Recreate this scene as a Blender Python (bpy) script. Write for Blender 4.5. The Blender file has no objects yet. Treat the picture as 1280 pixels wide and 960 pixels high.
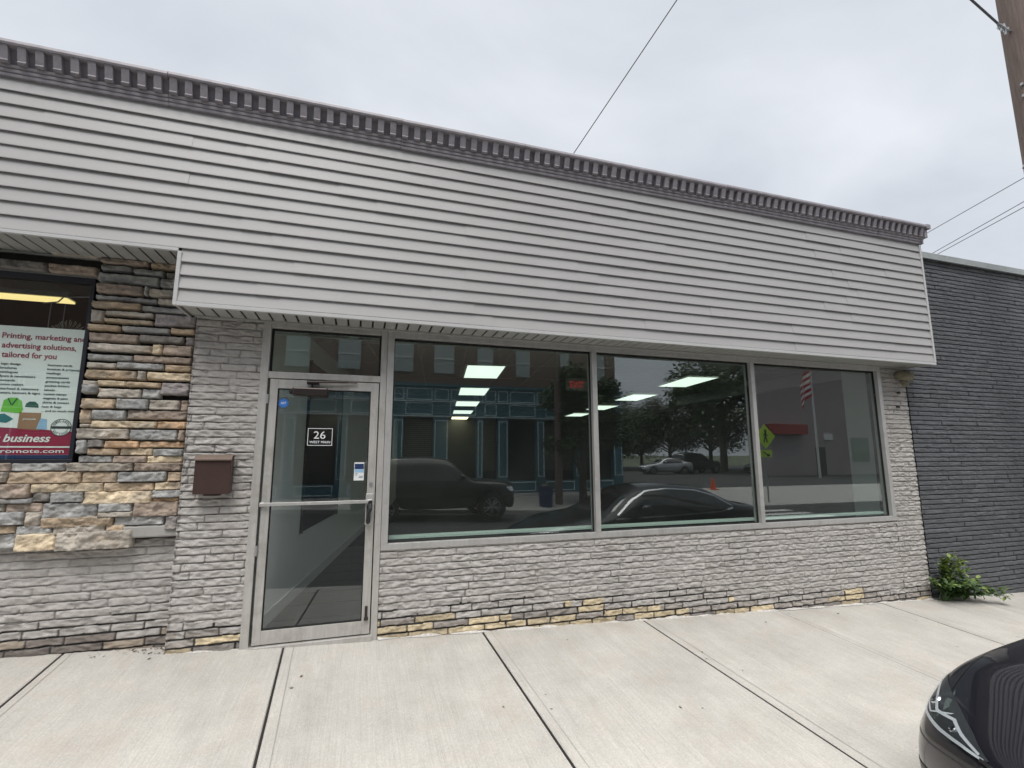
import bpy, bmesh, math, random
import numpy as np
from mathutils import Vector, Matrix, noise
from mathutils.bvhtree import BVHTree
random.seed(7); R = math.radians
C = bpy.data.collections.new("scene"); bpy.context.scene.collection.children.link(C)
SC = bpy.context.scene

# ---------------------------------------------------------------- materials
def nodes(m):
    m.use_nodes = True; nt = m.node_tree; return nt, nt.nodes, nt.links
def mat(name, col, rough=.6, metal=0., var=.12, scale=8., bump=0., bscale=60., coat=0., spec=.5, stretch=(1,1,1), dirt=None, dscale=1.5, attr=None, emit=None, estr=0.):
    m = bpy.data.materials.new(name); nt, N, L = nodes(m); b = N['Principled BSDF']
    b.inputs['Roughness'].default_value = rough; b.inputs['Metallic'].default_value = metal
    b.inputs['Specular IOR Level'].default_value = spec; b.inputs['Coat Weight'].default_value = coat; b.inputs['Coat Roughness'].default_value = .03
    tc = N.new('ShaderNodeTexCoord'); mp = N.new('ShaderNodeMapping'); mp.inputs['Scale'].default_value = stretch
    L.new(tc.outputs['Object'], mp.inputs[0])
    n = N.new('ShaderNodeTexNoise'); n.inputs['Scale'].default_value = scale; n.inputs['Detail'].default_value = 8; n.inputs['Roughness'].default_value = .65
    L.new(mp.outputs[0], n.inputs[0])
    mr = N.new('ShaderNodeMapRange'); mr.inputs[1].default_value = .25; mr.inputs[2].default_value = .75
    mr.inputs[3].default_value = 1-var; mr.inputs[4].default_value = 1+var; L.new(n.outputs[0], mr.inputs[0])
    mx = N.new('ShaderNodeMix'); mx.data_type = 'RGBA'; mx.blend_type = 'MULTIPLY'; mx.inputs[0].default_value = 1
    if attr:
        a = N.new('ShaderNodeAttribute'); a.attribute_name = attr; L.new(a.outputs['Color'], mx.inputs[6])
    else: mx.inputs[6].default_value = (*col, 1)
    L.new(mr.outputs[0], mx.inputs[7]); out = mx.outputs[2]
    if dirt:
        n2 = N.new('ShaderNodeTexNoise'); n2.inputs['Scale'].default_value = dscale; n2.inputs['Detail'].default_value = 10; n2.inputs['Roughness'].default_value = .7
        L.new(tc.outputs['Object'], n2.inputs[0])
        r2 = N.new('ShaderNodeMapRange'); r2.inputs[1].default_value = .5; r2.inputs[2].default_value = .72; r2.inputs[3].default_value = 0; r2.inputs[4].default_value = dirt[3]
        L.new(n2.outputs[0], r2.inputs[0])
        m2 = N.new('ShaderNodeMix'); m2.data_type = 'RGBA'; L.new(r2.outputs[0], m2.inputs[0]); L.new(out, m2.inputs[6]); m2.inputs[7].default_value = (*dirt[:3], 1); out = m2.outputs[2]
    L.new(out, b.inputs['Base Color'])
    if bump:
        nb = N.new('ShaderNodeTexNoise'); nb.inputs['Scale'].default_value = bscale; nb.inputs['Detail'].default_value = 6
        L.new(mp.outputs[0], nb.inputs[0]); bp = N.new('ShaderNodeBump'); bp.inputs['Strength'].default_value = bump; bp.inputs['Distance'].default_value = .01
        L.new(nb.outputs[0], bp.inputs['Height']); L.new(bp.outputs[0], b.inputs['Normal'])
    if emit:
        b.inputs['Emission Color'].default_value = (*emit, 1); b.inputs['Emission Strength'].default_value = estr
    return m
def glassmat(name, tint, ior=1.9, rough=0., haze=0.):
    m = bpy.data.materials.new(name); nt, N, L = nodes(m); N.remove(N['Principled BSDF'])
    o = N['Material Output']; t = N.new('ShaderNodeBsdfTransparent'); t.inputs[0].default_value = (*tint, 1)
    g = N.new('ShaderNodeBsdfGlossy'); g.inputs['Roughness'].default_value = rough; g.inputs[0].default_value = (.95, .98, 1, 1)
    f = N.new('ShaderNodeFresnel'); f.inputs[0].default_value = ior
    ge = N.new('ShaderNodeNewGeometry'); sw = N.new('ShaderNodeMix'); sw.data_type = 'FLOAT'
    L.new(ge.outputs['Backfacing'], sw.inputs[0]); L.new(f.outputs[0], sw.inputs[2]); sw.inputs[3].default_value = .07
    mx = N.new('ShaderNodeMixShader'); L.new(sw.outputs[0], mx.inputs[0]); L.new(t.outputs[0], mx.inputs[1]); L.new(g.outputs[0], mx.inputs[2])
    if haze:
        df = N.new('ShaderNodeBsdfDiffuse'); df.inputs[0].default_value = (.62,.64,.62,1); tc = N.new('ShaderNodeTexCoord'); nz = N.new('ShaderNodeTexNoise'); nz.inputs['Scale'].default_value = 2.5; nz.inputs['Detail'].default_value = 8
        L.new(tc.outputs['Object'], nz.inputs[0]); mr = N.new('ShaderNodeMapRange'); mr.inputs[1].default_value=.3; mr.inputs[2].default_value=.7; mr.inputs[3].default_value=haze*.6; mr.inputs[4].default_value=haze*1.4; L.new(nz.outputs[0], mr.inputs[0])
        m2 = N.new('ShaderNodeMixShader'); L.new(mr.outputs[0], m2.inputs[0]); L.new(mx.outputs[0], m2.inputs[1]); L.new(df.outputs[0], m2.inputs[2]); L.new(m2.outputs[0], o.inputs[0]); return m
    L.new(mx.outputs[0], o.inputs[0]); return m

M = {}
M['siding'] = mat('vinyl_siding', (.395,.385,.383), .45, var=.045, scale=3, stretch=(.4,1,2), dirt=(.30,.295,.29,.25), dscale=1.1)
M['trim'] = mat('vinyl_trim', (.52,.52,.52), .45, var=.05)
M['soffit'] = mat('vented_soffit', (.36,.365,.35), .55, var=.08, dirt=(.25,.25,.22,.5))
M['black'] = mat('black', (.012,.012,.014), .6)
M['rubber'] = mat('rubber', (.015,.015,.016), .75)
M['cornice'] = mat('cornice_metal', (.27,.25,.275), .5, var=.25, scale=12, dirt=(.36,.34,.36,.6), dscale=5)
M['paintbrick'] = mat('painted_brick', (1,1,1), .75, var=.13, scale=22, bump=.5, bscale=110, attr='Col', dirt=(.30,.27,.24,.4), dscale=2.2)
M['darkbrick'] = mat('slate_painted_brick', (1,1,1), .6, var=.12, scale=10, bump=.4, bscale=80, attr='Col')
M['stone'] = mat('ledge_stone', (1,1,1), .85, var=.3, scale=16, bump=.6, bscale=70, attr='Col')
M['mortar'] = mat('dark_mortar', (.035,.032,.03), .95)
M['render'] = mat('smooth_render', (.36,.35,.33), .8, bump=.2)
M['alu'] = mat('brushed_aluminium', (.56,.55,.535), .42, .5, var=.10, scale=5, stretch=(6,6,.6), dirt=(.30,.28,.25,.45), dscale=3)
M['aludoor'] = mat('worn_door_aluminium', (.50,.485,.46), .45, .35, var=.14, scale=5, stretch=(6,6,.6), dirt=(.27,.245,.2,.6), dscale=4)
M['gasket'] = mat('gasket', (.01,.01,.01), .7)
M['glass'] = glassmat('window_glass', (.82,.88,.85), 2.1, haze=.010)
M['clearglass'] = glassmat('clear_glass', (.97,.99,.98), 1.5)
M['doorglass'] = glassmat('door_glass', (.98,.99,.985), 1.55, haze=.003)
M['brown'] = mat('brown_steel', (.055,.030,.024), .45, var=.1)
M['brownlid'] = mat('brown_steel_lid', (.16,.115,.09), .4, var=.1)
M['bronze'] = mat('bronze_closer', (.05,.04,.038), .35, .5)
M['sign_white'] = mat('poster_white', (.78,.82,.80), .5, var=.02)
M['crimson'] = mat('poster_crimson', (.28,.012,.05), .5, var=.05)
M['ink'] = mat('poster_ink', (.03,.035,.04), .5)
M['white'] = mat('white_vinyl', (.75,.77,.78), .5, var=.03)
M['adt'] = mat('sticker_blue', (.05,.19,.6), .3)
M['navy'] = mat('navy_paper', (.02,.04,.12), .4)
M['skyblue'] = mat('pale_blue_paper', (.3,.5,.7), .4)
M['green'] = mat('shirt_green', (.16,.5,.05), .5)
M['darkgreen'] = mat('cap_green', (.02,.09,.06), .5)
M['kraft'] = mat('kraft_paper', (.32,.19,.11), .6)
M['teal'] = mat('teal_ink', (.03,.16,.17), .5)
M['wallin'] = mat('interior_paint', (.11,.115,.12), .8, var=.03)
M['wallwhite'] = mat('hall_paint', (.84,.87,.85), .8, var=.03)
M['base'] = mat('baseboard_white', (.7,.72,.71), .5, var=.03)
M['ceil'] = mat('ceiling_tile', (.42,.40,.37), .9, var=.06, scale=30)
M['floortile'] = mat('dark_floor_tile', (.03,.031,.033), .35, var=.25)
M['grout'] = mat('grout', (.16,.16,.16), .8)
M['carpet'] = mat('carpet', (.03,.03,.032), .95)
M['troffer'] = mat('troffer_diffuser', (.8,.85,.8), .6, emit=(.92,1.0,.90), estr=1.35)
M['trofferwarm'] = mat('troffer_diffuser_warm', (.85,.8,.6), .6, emit=(1,.86,.55), estr=2.6)
M['warmtube'] = mat('warm_tube', (.9,.8,.4), .6, emit=(1.,.80,.33), estr=.9)
M['exitred'] = mat('exit_red', (.5,.02,.02), .5, emit=(1,.08,.08), estr=.25)
M['exitbox'] = mat('exit_box', (.6,.5,.5), .6)
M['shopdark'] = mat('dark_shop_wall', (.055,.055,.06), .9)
M['tulle'] = mat('tulle', (.33,.31,.27), .9)
M['curb'] = mat('curb_concrete', (.42,.41,.39), .85, bump=.3)
M['darkjoint'] = mat('joint_filler', (.018,.017,.016), .95)
M['asphalt'] = mat('asphalt', (.05,.05,.052), .9, var=.25, scale=30, bump=.5, bscale=150)
M['roadpaint'] = mat('road_paint', (.6,.6,.58), .8, var=.2)
M['ground'] = mat('far_ground', (.10,.12,.07), .95, var=.3)
M['carpaint'] = mat('black_car_paint', (.006,.006,.010), .3, 0., var=.1, coat=.9, spec=.15)
M['greypaint'] = mat('dark_green_car_paint', (.012,.014,.014), .35, .1, coat=.6)
M['silverpaint'] = mat('silver_car_paint', (.45,.46,.48), .3, .5, coat=1.0)
M['carglass'] = mat('car_glass', (.01,.012,.014), .04, 0., spec=.9)
M['chrome'] = mat('chrome', (.8,.8,.82), .08, 1.)
M['lampinner'] = mat('lamp_inner', (.03,.032,.036), .3, .3, spec=.8)
M['lampedge'] = mat('lamp_bright_edge', (.75,.77,.8), .28, .6)
M['lens'] = glassmat('lamp_lens', (.95,.97,.98), 1.35)
M['rim'] = mat('alloy_rim', (.35,.35,.36), .3, .9)
M['plastic'] = mat('black_plastic', (.02,.02,.022), .4)
M['wood'] = mat('weathered_pole_wood', (.165,.125,.108), .9, var=.35, scale=7, stretch=(5,5,.25), bump=.9, bscale=30)
M['galv'] = mat('galvanised_steel', (.38,.39,.4), .45, .7)
M['wire'] = mat('wire', (.09,.09,.10), .6)
M['whitestrap'] = mat('white_strap', (.75,.75,.75), .5)
M['leaf'] = mat('weed_leaf', (.06,.115,.03), .55, var=.35, scale=25)
M['leafyel'] = mat('young_leaf', (.17,.23,.05), .55, var=.3, scale=25)
M['treeleaf'] = mat('tree_leaf', (.055,.095,.03), .6, var=.45, scale=2)
M['treeleafb'] = mat('tree_leaf_olive', (.10,.11,.04), .6, var=.4, scale=2)
M['bark'] = mat('bark', (.09,.075,.06), .95, bump=.8)
M['bluefront'] = mat('blue_timber', (.045,.145,.19), .5, var=.1)
M['bluetrim'] = mat('pale_blue_trim', (.62,.74,.76), .5)
M['redbrick'] = mat('red_brick', (.19,.125,.105), .9, var=.2)
M['shopglass'] = mat('dark_shop_glass', (.02,.022,.025), .08, spec=.6)
M['sash'] = mat('pale_blind', (.38,.43,.43), .6)
M['slat'] = mat('blind_slats', (.12,.12,.09), .7)
M['grayred'] = mat('mauve_render', (.36,.31,.32), .8)
M['awning'] = mat('red_awning', (.35,.05,.05), .7)
M['flu'] = mat('fluorescent_green', (.55,.85,.05), .4, emit=(.5,.9,.02), estr=.0)
M['flagred'] = mat('flag_red', (.45,.05,.06), .8)
M['flagblue'] = mat('flag_blue', (.03,.05,.2), .8)
M['orange'] = mat('cone_orange', (.8,.10,.02), .5)
M['beige'] = mat('weathered_beige', (.22,.20,.14), .8, var=.3, scale=30, bump=.5)
M['roof'] = mat('roof_membrane', (.12,.12,.12), .9)
M['coping'] = mat('grey_coping', (.40,.43,.43), .5, .2, dirt=(.2,.2,.2,.5))
M['leafbrown'] = mat('dead_leaf', (.09,.06,.035), .9)
M['caulk'] = mat('flaking_white_caulk', (.55,.53,.5), .8, var=.3, scale=40)
M['whitepole'] = mat('white_paint', (.7,.7,.7), .4)

# sidewalk concrete: broom finish across the walk, stains
def concrete():
    m = bpy.data.materials.new('broomed_concrete'); nt, N, L = nodes(m); b = N['Principled BSDF']; b.inputs['Roughness'].default_value = .85
    tc = N.new('ShaderNodeTexCoord')
    def nz(s, st=(1,1,1), d=6, r=.6):
        mp = N.new('ShaderNodeMapping'); mp.inputs['Scale'].default_value = st; mp.inputs['Rotation'].default_value = (0,0,R(2)); L.new(tc.outputs['Object'], mp.inputs[0])
        n = N.new('ShaderNodeTexNoise'); n.inputs['Scale'].default_value = s; n.inputs['Detail'].default_value = d; n.inputs['Roughness'].default_value = r; L.new(mp.outputs[0], n.inputs[0]); return n.outputs[0]
    def mr(v, a, b_, c, d):
        r = N.new('ShaderNodeMapRange'); r.inputs[1].default_value = a; r.inputs[2].default_value = b_; r.inputs[3].default_value = c; r.inputs[4].default_value = d; L.new(v, r.inputs[0]); return r.outputs[0]
    def mul(a, b_):
        x = N.new('ShaderNodeMath'); x.operation = 'MULTIPLY'; L.new(a, x.inputs[0]); L.new(b_, x.inputs[1]); return x.outputs[0]
    broom = nz(1, (95, 1.6, 1), 3, .7); fine = nz(110, (1,.6,1), d=4, r=.8); big = nz(1.3, d=8, r=.7); blot = nz(5, (1,.5,1), 8, .7)
    v = mul(mul(mr(broom,.3,.7,.88,1.06), mr(fine,.35,.65,.84,1.10)), mul(mr(big,.3,.7,.84,1.10), mr(blot,.3,.75,1.04,.90)))
    a = N.new('ShaderNodeAttribute'); a.attribute_name = 'Col'
    mx = N.new('ShaderNodeMix'); mx.data_type = 'RGBA'; mx.blend_type = 'MULTIPLY'; mx.inputs[0].default_value = 1; L.new(a.outputs['Color'], mx.inputs[6]); L.new(v, mx.inputs[7])
    # faint rusty stains
    st = nz(2.2, d=9, r=.75); m2 = N.new('ShaderNodeMix'); m2.data_type = 'RGBA'; L.new(mr(st,.52,.70,0,.45), m2.inputs[0]); L.new(mx.outputs[2], m2.inputs[6]); m2.inputs[7].default_value = (.40,.33,.27,1)
    vo = N.new('ShaderNodeTexVoronoi'); vo.inputs['Scale'].default_value = 2.6; mpv = N.new('ShaderNodeMapping'); mpv.inputs['Location'].default_value=(.37,.2,.5); L.new(tc.outputs['Object'], mpv.inputs[0]); L.new(mpv.outputs[0], vo.inputs[0])
    m3 = N.new('ShaderNodeMix'); m3.data_type='RGBA'; L.new(mr(vo.outputs['Distance'],.030,.045,.5,0), m3.inputs[0]); L.new(m2.outputs[2], m3.inputs[6]); m3.inputs[7].default_value=(.16,.15,.14,1)
    pit = nz(55, d=3); m4 = N.new('ShaderNodeMix'); m4.data_type='RGBA'; L.new(mr(pit,.66,.74,0,.45), m4.inputs[0]); L.new(m3.outputs[2], m4.inputs[6]); m4.inputs[7].default_value=(.22,.20,.17,1)
    L.new(m4.outputs[2], b.inputs['Base Color'])
    bp = N.new('ShaderNodeBump'); bp.inputs['Strength'].default_value = .35; bp.inputs['Distance'].default_value = .006; L.new(broom, bp.inputs['Height']); L.new(bp.outputs[0], b.inputs['Normal'])
    return m
M['concrete'] = concrete()

# ---------------------------------------------------------------- object helpers
OFF = {}
def meta(o, label=None, cat=None, group=None, kind=None):
    if label: o['label'] = label
    if cat: o['category'] = cat
    if group: o['group'] = group
    if kind: o['kind'] = kind
    return o
def thing(name, label, cat, loc=(0,0,0), group=None):
    o = bpy.data.objects.new(name, None); o.location = loc; o.empty_display_size = .2; C.objects.link(o)
    OFF[o.name] = Vector(loc); return meta(o, label, cat, group)
class MB:
    def __init__(s): s.v = []; s.f = []; s.c = []
    def add(s, vs, fs, col=None):
        n = len(s.v); s.v += [tuple(v) for v in vs]; s.f += [tuple(i+n for i in f) for f in fs]
        s.c += [col or (1,1,1)]*len(vs); return s
    def box(s, x0,x1,y0,y1,z0,z1, col=None):
        return s.add([(x0,y0,z0),(x1,y0,z0),(x1,y1,z0),(x0,y1,z0),(x0,y0,z1),(x1,y0,z1),(x1,y1,z1),(x0,y1,z1)],
                     [(0,3,2,1),(4,5,6,7),(0,1,5,4),(1,2,6,5),(2,3,7,6),(3,0,4,7)], col)
    def prism(s, pts, axis, a, b):   # polygon pts (u,v) swept along axis from a to b; axis 'x': (y,z); 'y': (x,z); 'z': (x,y)
        n = len(pts)
        def P(u,v,w): return (w,u,v) if axis=='x' else ((u,w,v) if axis=='y' else (u,v,w))
        vs = [P(u,v,a) for u,v in pts]+[P(u,v,b) for u,v in pts]
        fs = [tuple(range(n)), tuple(range(2*n-1,n-1,-1))]+[(i,i+n,(i+1)%n+n,(i+1)%n) for i in range(n)]
        return s.add(vs, fs)
    def tube(s, pts, rad, n=10, cap=True):
        pts = [Vector(p) for p in pts]; rs = rad if isinstance(rad,(list,tuple)) else [rad]*len(pts); vs=[]; fs=[]
        up = Vector((0,0,1)); prev=None
        for i,p in enumerate(pts):
            t = (pts[min(i+1,len(pts)-1)]-pts[max(i-1,0)]).normalized()
            a = t.cross(up if abs(t.z)<.95 else Vector((0,1,0))).normalized() if prev is None else (prev - t*prev.dot(t)).normalized()
            prev = a; b = t.cross(a)
            for k in range(n):
                an = 2*math.pi*k/n; vs.append(p+(a*math.cos(an)+b*math.sin(an))*rs[i])
        for i in range(len(pts)-1):
            for k in range(n): fs.append((i*n+k, i*n+(k+1)%n, (i+1)*n+(k+1)%n, (i+1)*n+k))
        if cap: fs += [tuple(range(n-1,-1,-1)), tuple(range((len(pts)-1)*n, len(pts)*n))]
        return s.add(vs, fs)
    def build(s, name, m, parent=None, bevel=0, smooth=False, segs=2):
        me = bpy.data.meshes.new(name); off = OFF.get(parent.name, Vector()) if parent else Vector()
        me.from_pydata([(v[0]-off.x, v[1]-off.y, v[2]-off.z) for v in s.v], [], s.f); me.validate()
        if any(c != (1,1,1) for c in s.c):
            at = me.color_attributes.new('Col', 'FLOAT_COLOR', 'POINT')
            at.data.foreach_set('color', np.array([(*c,1) for c in s.c], dtype='f').ravel())
        bm = bmesh.new(); bm.from_mesh(me); bmesh.ops.recalc_face_normals(bm, faces=bm.faces[:]); bm.to_mesh(me); bm.free()
        me.materials.append(m if not isinstance(m,str) else M[m])
        o = bpy.data.objects.new(name, me); C.objects.link(o)
        if parent: o.parent = parent; OFF[o.name] = off
        if smooth: me.polygons.foreach_set('use_smooth', [True]*len(me.polygons))
        if bevel:
            b = o.modifiers.new('b','BEVEL'); b.width = bevel; b.segments = segs; b.limit_method = 'ANGLE'; b.angle_limit = R(40)
        return o
def box(name, m, dims, parent=None, bevel=.002): return MB().box(*dims).build(name, m, parent, bevel)
def struct(o): o['kind'] = 'structure'; return o
def rawmesh(name, V, F, m, parent=None, col=None, smooth=False):
    me = bpy.data.meshes.new(name); off = OFF.get(parent.name, Vector()) if parent else Vector()
    V = np.asarray(V, float) - np.array(off); me.from_pydata(V.tolist(), [], F if isinstance(F,list) else F.tolist())
    if col is not None:
        at = me.color_attributes.new('Col','FLOAT_COLOR','POINT'); cc = np.ones((len(V),4),'f'); cc[:,:3] = col; at.data.foreach_set('color', cc.ravel())
    me.materials.append(M[m]); o = bpy.data.objects.new(name, me); C.objects.link(o)
    if parent: o.parent = parent; OFF[o.name] = off
    if smooth: me.polygons.foreach_set('use_smooth', [True]*len(me.polygons))
    return o
def text(name, body, x0, x1, z, h, y, m, parent, bold=0., shear=0., ex=.0008, face=-1):
    cu = bpy.data.curves.new(name,'FONT'); cu.body = body; cu.size = 1; cu.offset = bold; cu.shear = shear; cu.extrude = .02; cu.resolution_u = 3
    o = bpy.data.objects.new('tmp', cu); C.objects.link(o); bpy.context.view_layer.update()
    me = bpy.data.meshes.new_from_object(o.evaluated_get(bpy.context.evaluated_depsgraph_get())); bpy.data.objects.remove(o)
    xs = [v.co.x for v in me.vertices]; a, b = min(xs), max(xs); sx = (x1-x0)/(b-a); sz = h/.70
    off = OFF.get(parent.name, Vector()) if parent else Vector()
    for v in me.vertices:
        X = x0+(v.co.x-a)*sx if face < 0 else x1-(v.co.x-a)*sx
        v.co = (X-off.x, y+(-ex if v.co.z > 0 else ex)*(1 if face<0 else -1)-off.y, z+v.co.y*sz-off.z)
    me.materials.clear(); me.materials.append(M[m]); o = bpy.data.objects.new(name, me); C.objects.link(o)
    if parent: o.parent = parent; OFF[o.name] = off
    return o
def sstep(a, b, x): t = np.clip((x-a)/(b-a), 0, 1); return t*t*(3-2*t)

# ground heights
def zx(x): return -.0385*min(max(x,-12.),10.)
def zsw(x, y=0.): return -.025+zx(x)+.068*y
def zroad(x): return -.262+zx(x)

# ================================================================= SETTING
def grid_sheet(name, xs, ys, zf, m, col=None):
    V=[(x,y,zf(x,y)) for y in ys for x in xs]; n=len(xs)
    F=[(j*n+i, j*n+i+1, (j+1)*n+i+1, (j+1)*n+i) for j in range(len(ys)-1) for i in range(n-1)]
    return struct(rawmesh(name, V, F, m, None, col))
JX = [-12.2,-10.5,-8.8,-7.1,-5.4,-3.72,-2.055,-.52,1.155,2.84,4.575,6.18,7.65,9.3,10.9,12.6,14.3,16,17.7,19.4,21.1,22.8,24.5]
def jx(i, y): return JX[i]-.04*y
mb = MB(); rnd = random.Random(3)
wide = {6:.012,7:.015,8:.014,9:.017}
for i in range(len(JX)-1):
    gl = wide.get(i,.0035); gr = wide.get(i+1,.0035); tone = rnd.uniform(.93,1.03); c = (.485*tone,.465*tone,.43*tone)
    dz = rnd.uniform(-.003,.003)
    ys = [.30,0,-.6,-1.2,-1.8,-2.35]; NX = 8
    for (u0,u1) in ((0,1),):
        vs=[]; cs=[]
        for y in ys:
            a = jx(i,y)+gl/2; b = jx(i+1,y)-gr/2
            prof = [(a,-.03),(a,-.006),(a+.006,0)]+[(a+.006+(b-a-.012)*k/NX,0) for k in range(1,NX)]+[(b-.006,0),(b,-.006),(b,-.03)]
            for (x,d) in prof: vs.append((x,y,zsw(x,y)+d+dz))
        n=len(vs)//len(ys); F=[(j*n+k, j*n+k+1,(j+1)*n+k+1,(j+1)*n+k) for j in range(len(ys)-1) for k in range(n-1)]
        mb.add(vs,F,c)
sw = struct(mb.build('sidewalk','concrete'))
mb = MB()
for i,w_ in ((6,.009),(7,.012),(8,.011),(9,.014),(10,.006),(11,.006),(12,.006)):
    y0=.13 if i<7 else -.008; xa,xb=jx(i,y0),jx(i,-2.34)
    mb.add([(xa-w_/2,y0,zsw(xa,y0)-.001),(xa+w_/2,y0,zsw(xa,y0)-.001),(xb+w_/2,-2.34,zsw(xb,-2.34)-.001),(xb-w_/2,-2.34,zsw(xb,-2.34)-.001)],[(0,1,2,3)])
struct(mb.build('sidewalk_joint_filler','darkjoint'))
# narrow tooled lines beside the joints
mb = MB()
for i,dx in ((7,.075),(8,.075),(9,.09),(10,.06),(11,.06),(6,.06),(12,.05)):
    for y0,y1 in ((.13 if i<7 else -.005,-1.2),(-1.2,-2.34)):
        xa,xb=jx(i,y0)+dx,jx(i,y1)+dx
        mb.add([(xa,y0,zsw(xa,y0)+.0045),(xa+.004,y0,zsw(xa,y0)+.0045),(xb+.004,y1,zsw(xb,y1)+.0045),(xb,y1,zsw(xb,y1)+.0045)],[(0,1,2,3)])
tl=mb.build('sidewalk_tooling', mat('tooled_groove',(.33,.32,.29),.9)); struct(tl)
xsA=[-60,-30,-12,-5,0,5,10,20,40,80]
grid_sheet('sidewalk_bed', [-13,-5,0,5,10,25], [.4,-2.36], lambda x,y: zsw(x,y)-.03, 'darkjoint')
mb = MB()
for i in range(len(xsA)-1):
    a,b=xsA[i],xsA[i+1]
    mb.add([(a,-2.36,zsw(a,-2.35)-.002),(b,-2.36,zsw(b,-2.35)-.002),(b,-2.5,zsw(b,-2.35)-.004),(a,-2.5,zsw(a,-2.35)-.004),(a,-2.52,zroad(a)-.02),(b,-2.52,zroad(b)-.02)],[(0,1,2,3),(3,2,5,4)])
struct(mb.build('curb','curb'))
grid_sheet('road', xsA, [-2.5,-5,-8,-11.6], lambda x,y: zroad(x), 'asphalt')
FS = lambda x,y: (zroad(x)+.13)*(1-min(1,(-11.75-y)/4.3))+(-.1)*min(1,(-11.75-y)/4.3) if y<-11.75 else zroad(x)+.13
mb=MB()
for i in range(len(xsA)-1):
    a,b=xsA[i],xsA[i+1]
    mb.add([(a,-11.6,zroad(a)-.02),(b,-11.6,zroad(b)-.02),(b,-11.6,zroad(b)+.13),(a,-11.6,zroad(a)+.13),(b,-11.75,zroad(b)+.13),(a,-11.75,zroad(a)+.13)],[(0,1,2,3),(3,2,4,5)])
struct(mb.build('curb','curb'))
so=grid_sheet('sidewalk', xsA[:-1], [-11.75,-14,-16.05], FS, 'curb')
grid_sheet('parking_lot', [12.12,20,40,90], [-16.05,-30,-60], lambda x,y: -.1-.0*(x), 'asphalt')
grid_sheet('ground', [-3000,-60,-13,25,80,3000], [3000,60,.42,-2.6,-16,-60,-3000], lambda x,y: -1.1 if (y>-61 and y<61 and -61<x<81) else -1.05, 'ground')
mb = MB()
for k in range(9):
    y0=-3.1-k*.95; a=13.2; b=16.6
    mb.add([(a,y0,zroad(a)+.004),(b,y0,zroad(b)+.004),(b,y0-.45,zroad(b)+.004),(a,y0-.45,zroad(a)+.004)],[(0,1,2,3)])
struct(mb.build('crosswalk_markings','roadpaint'))

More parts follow.
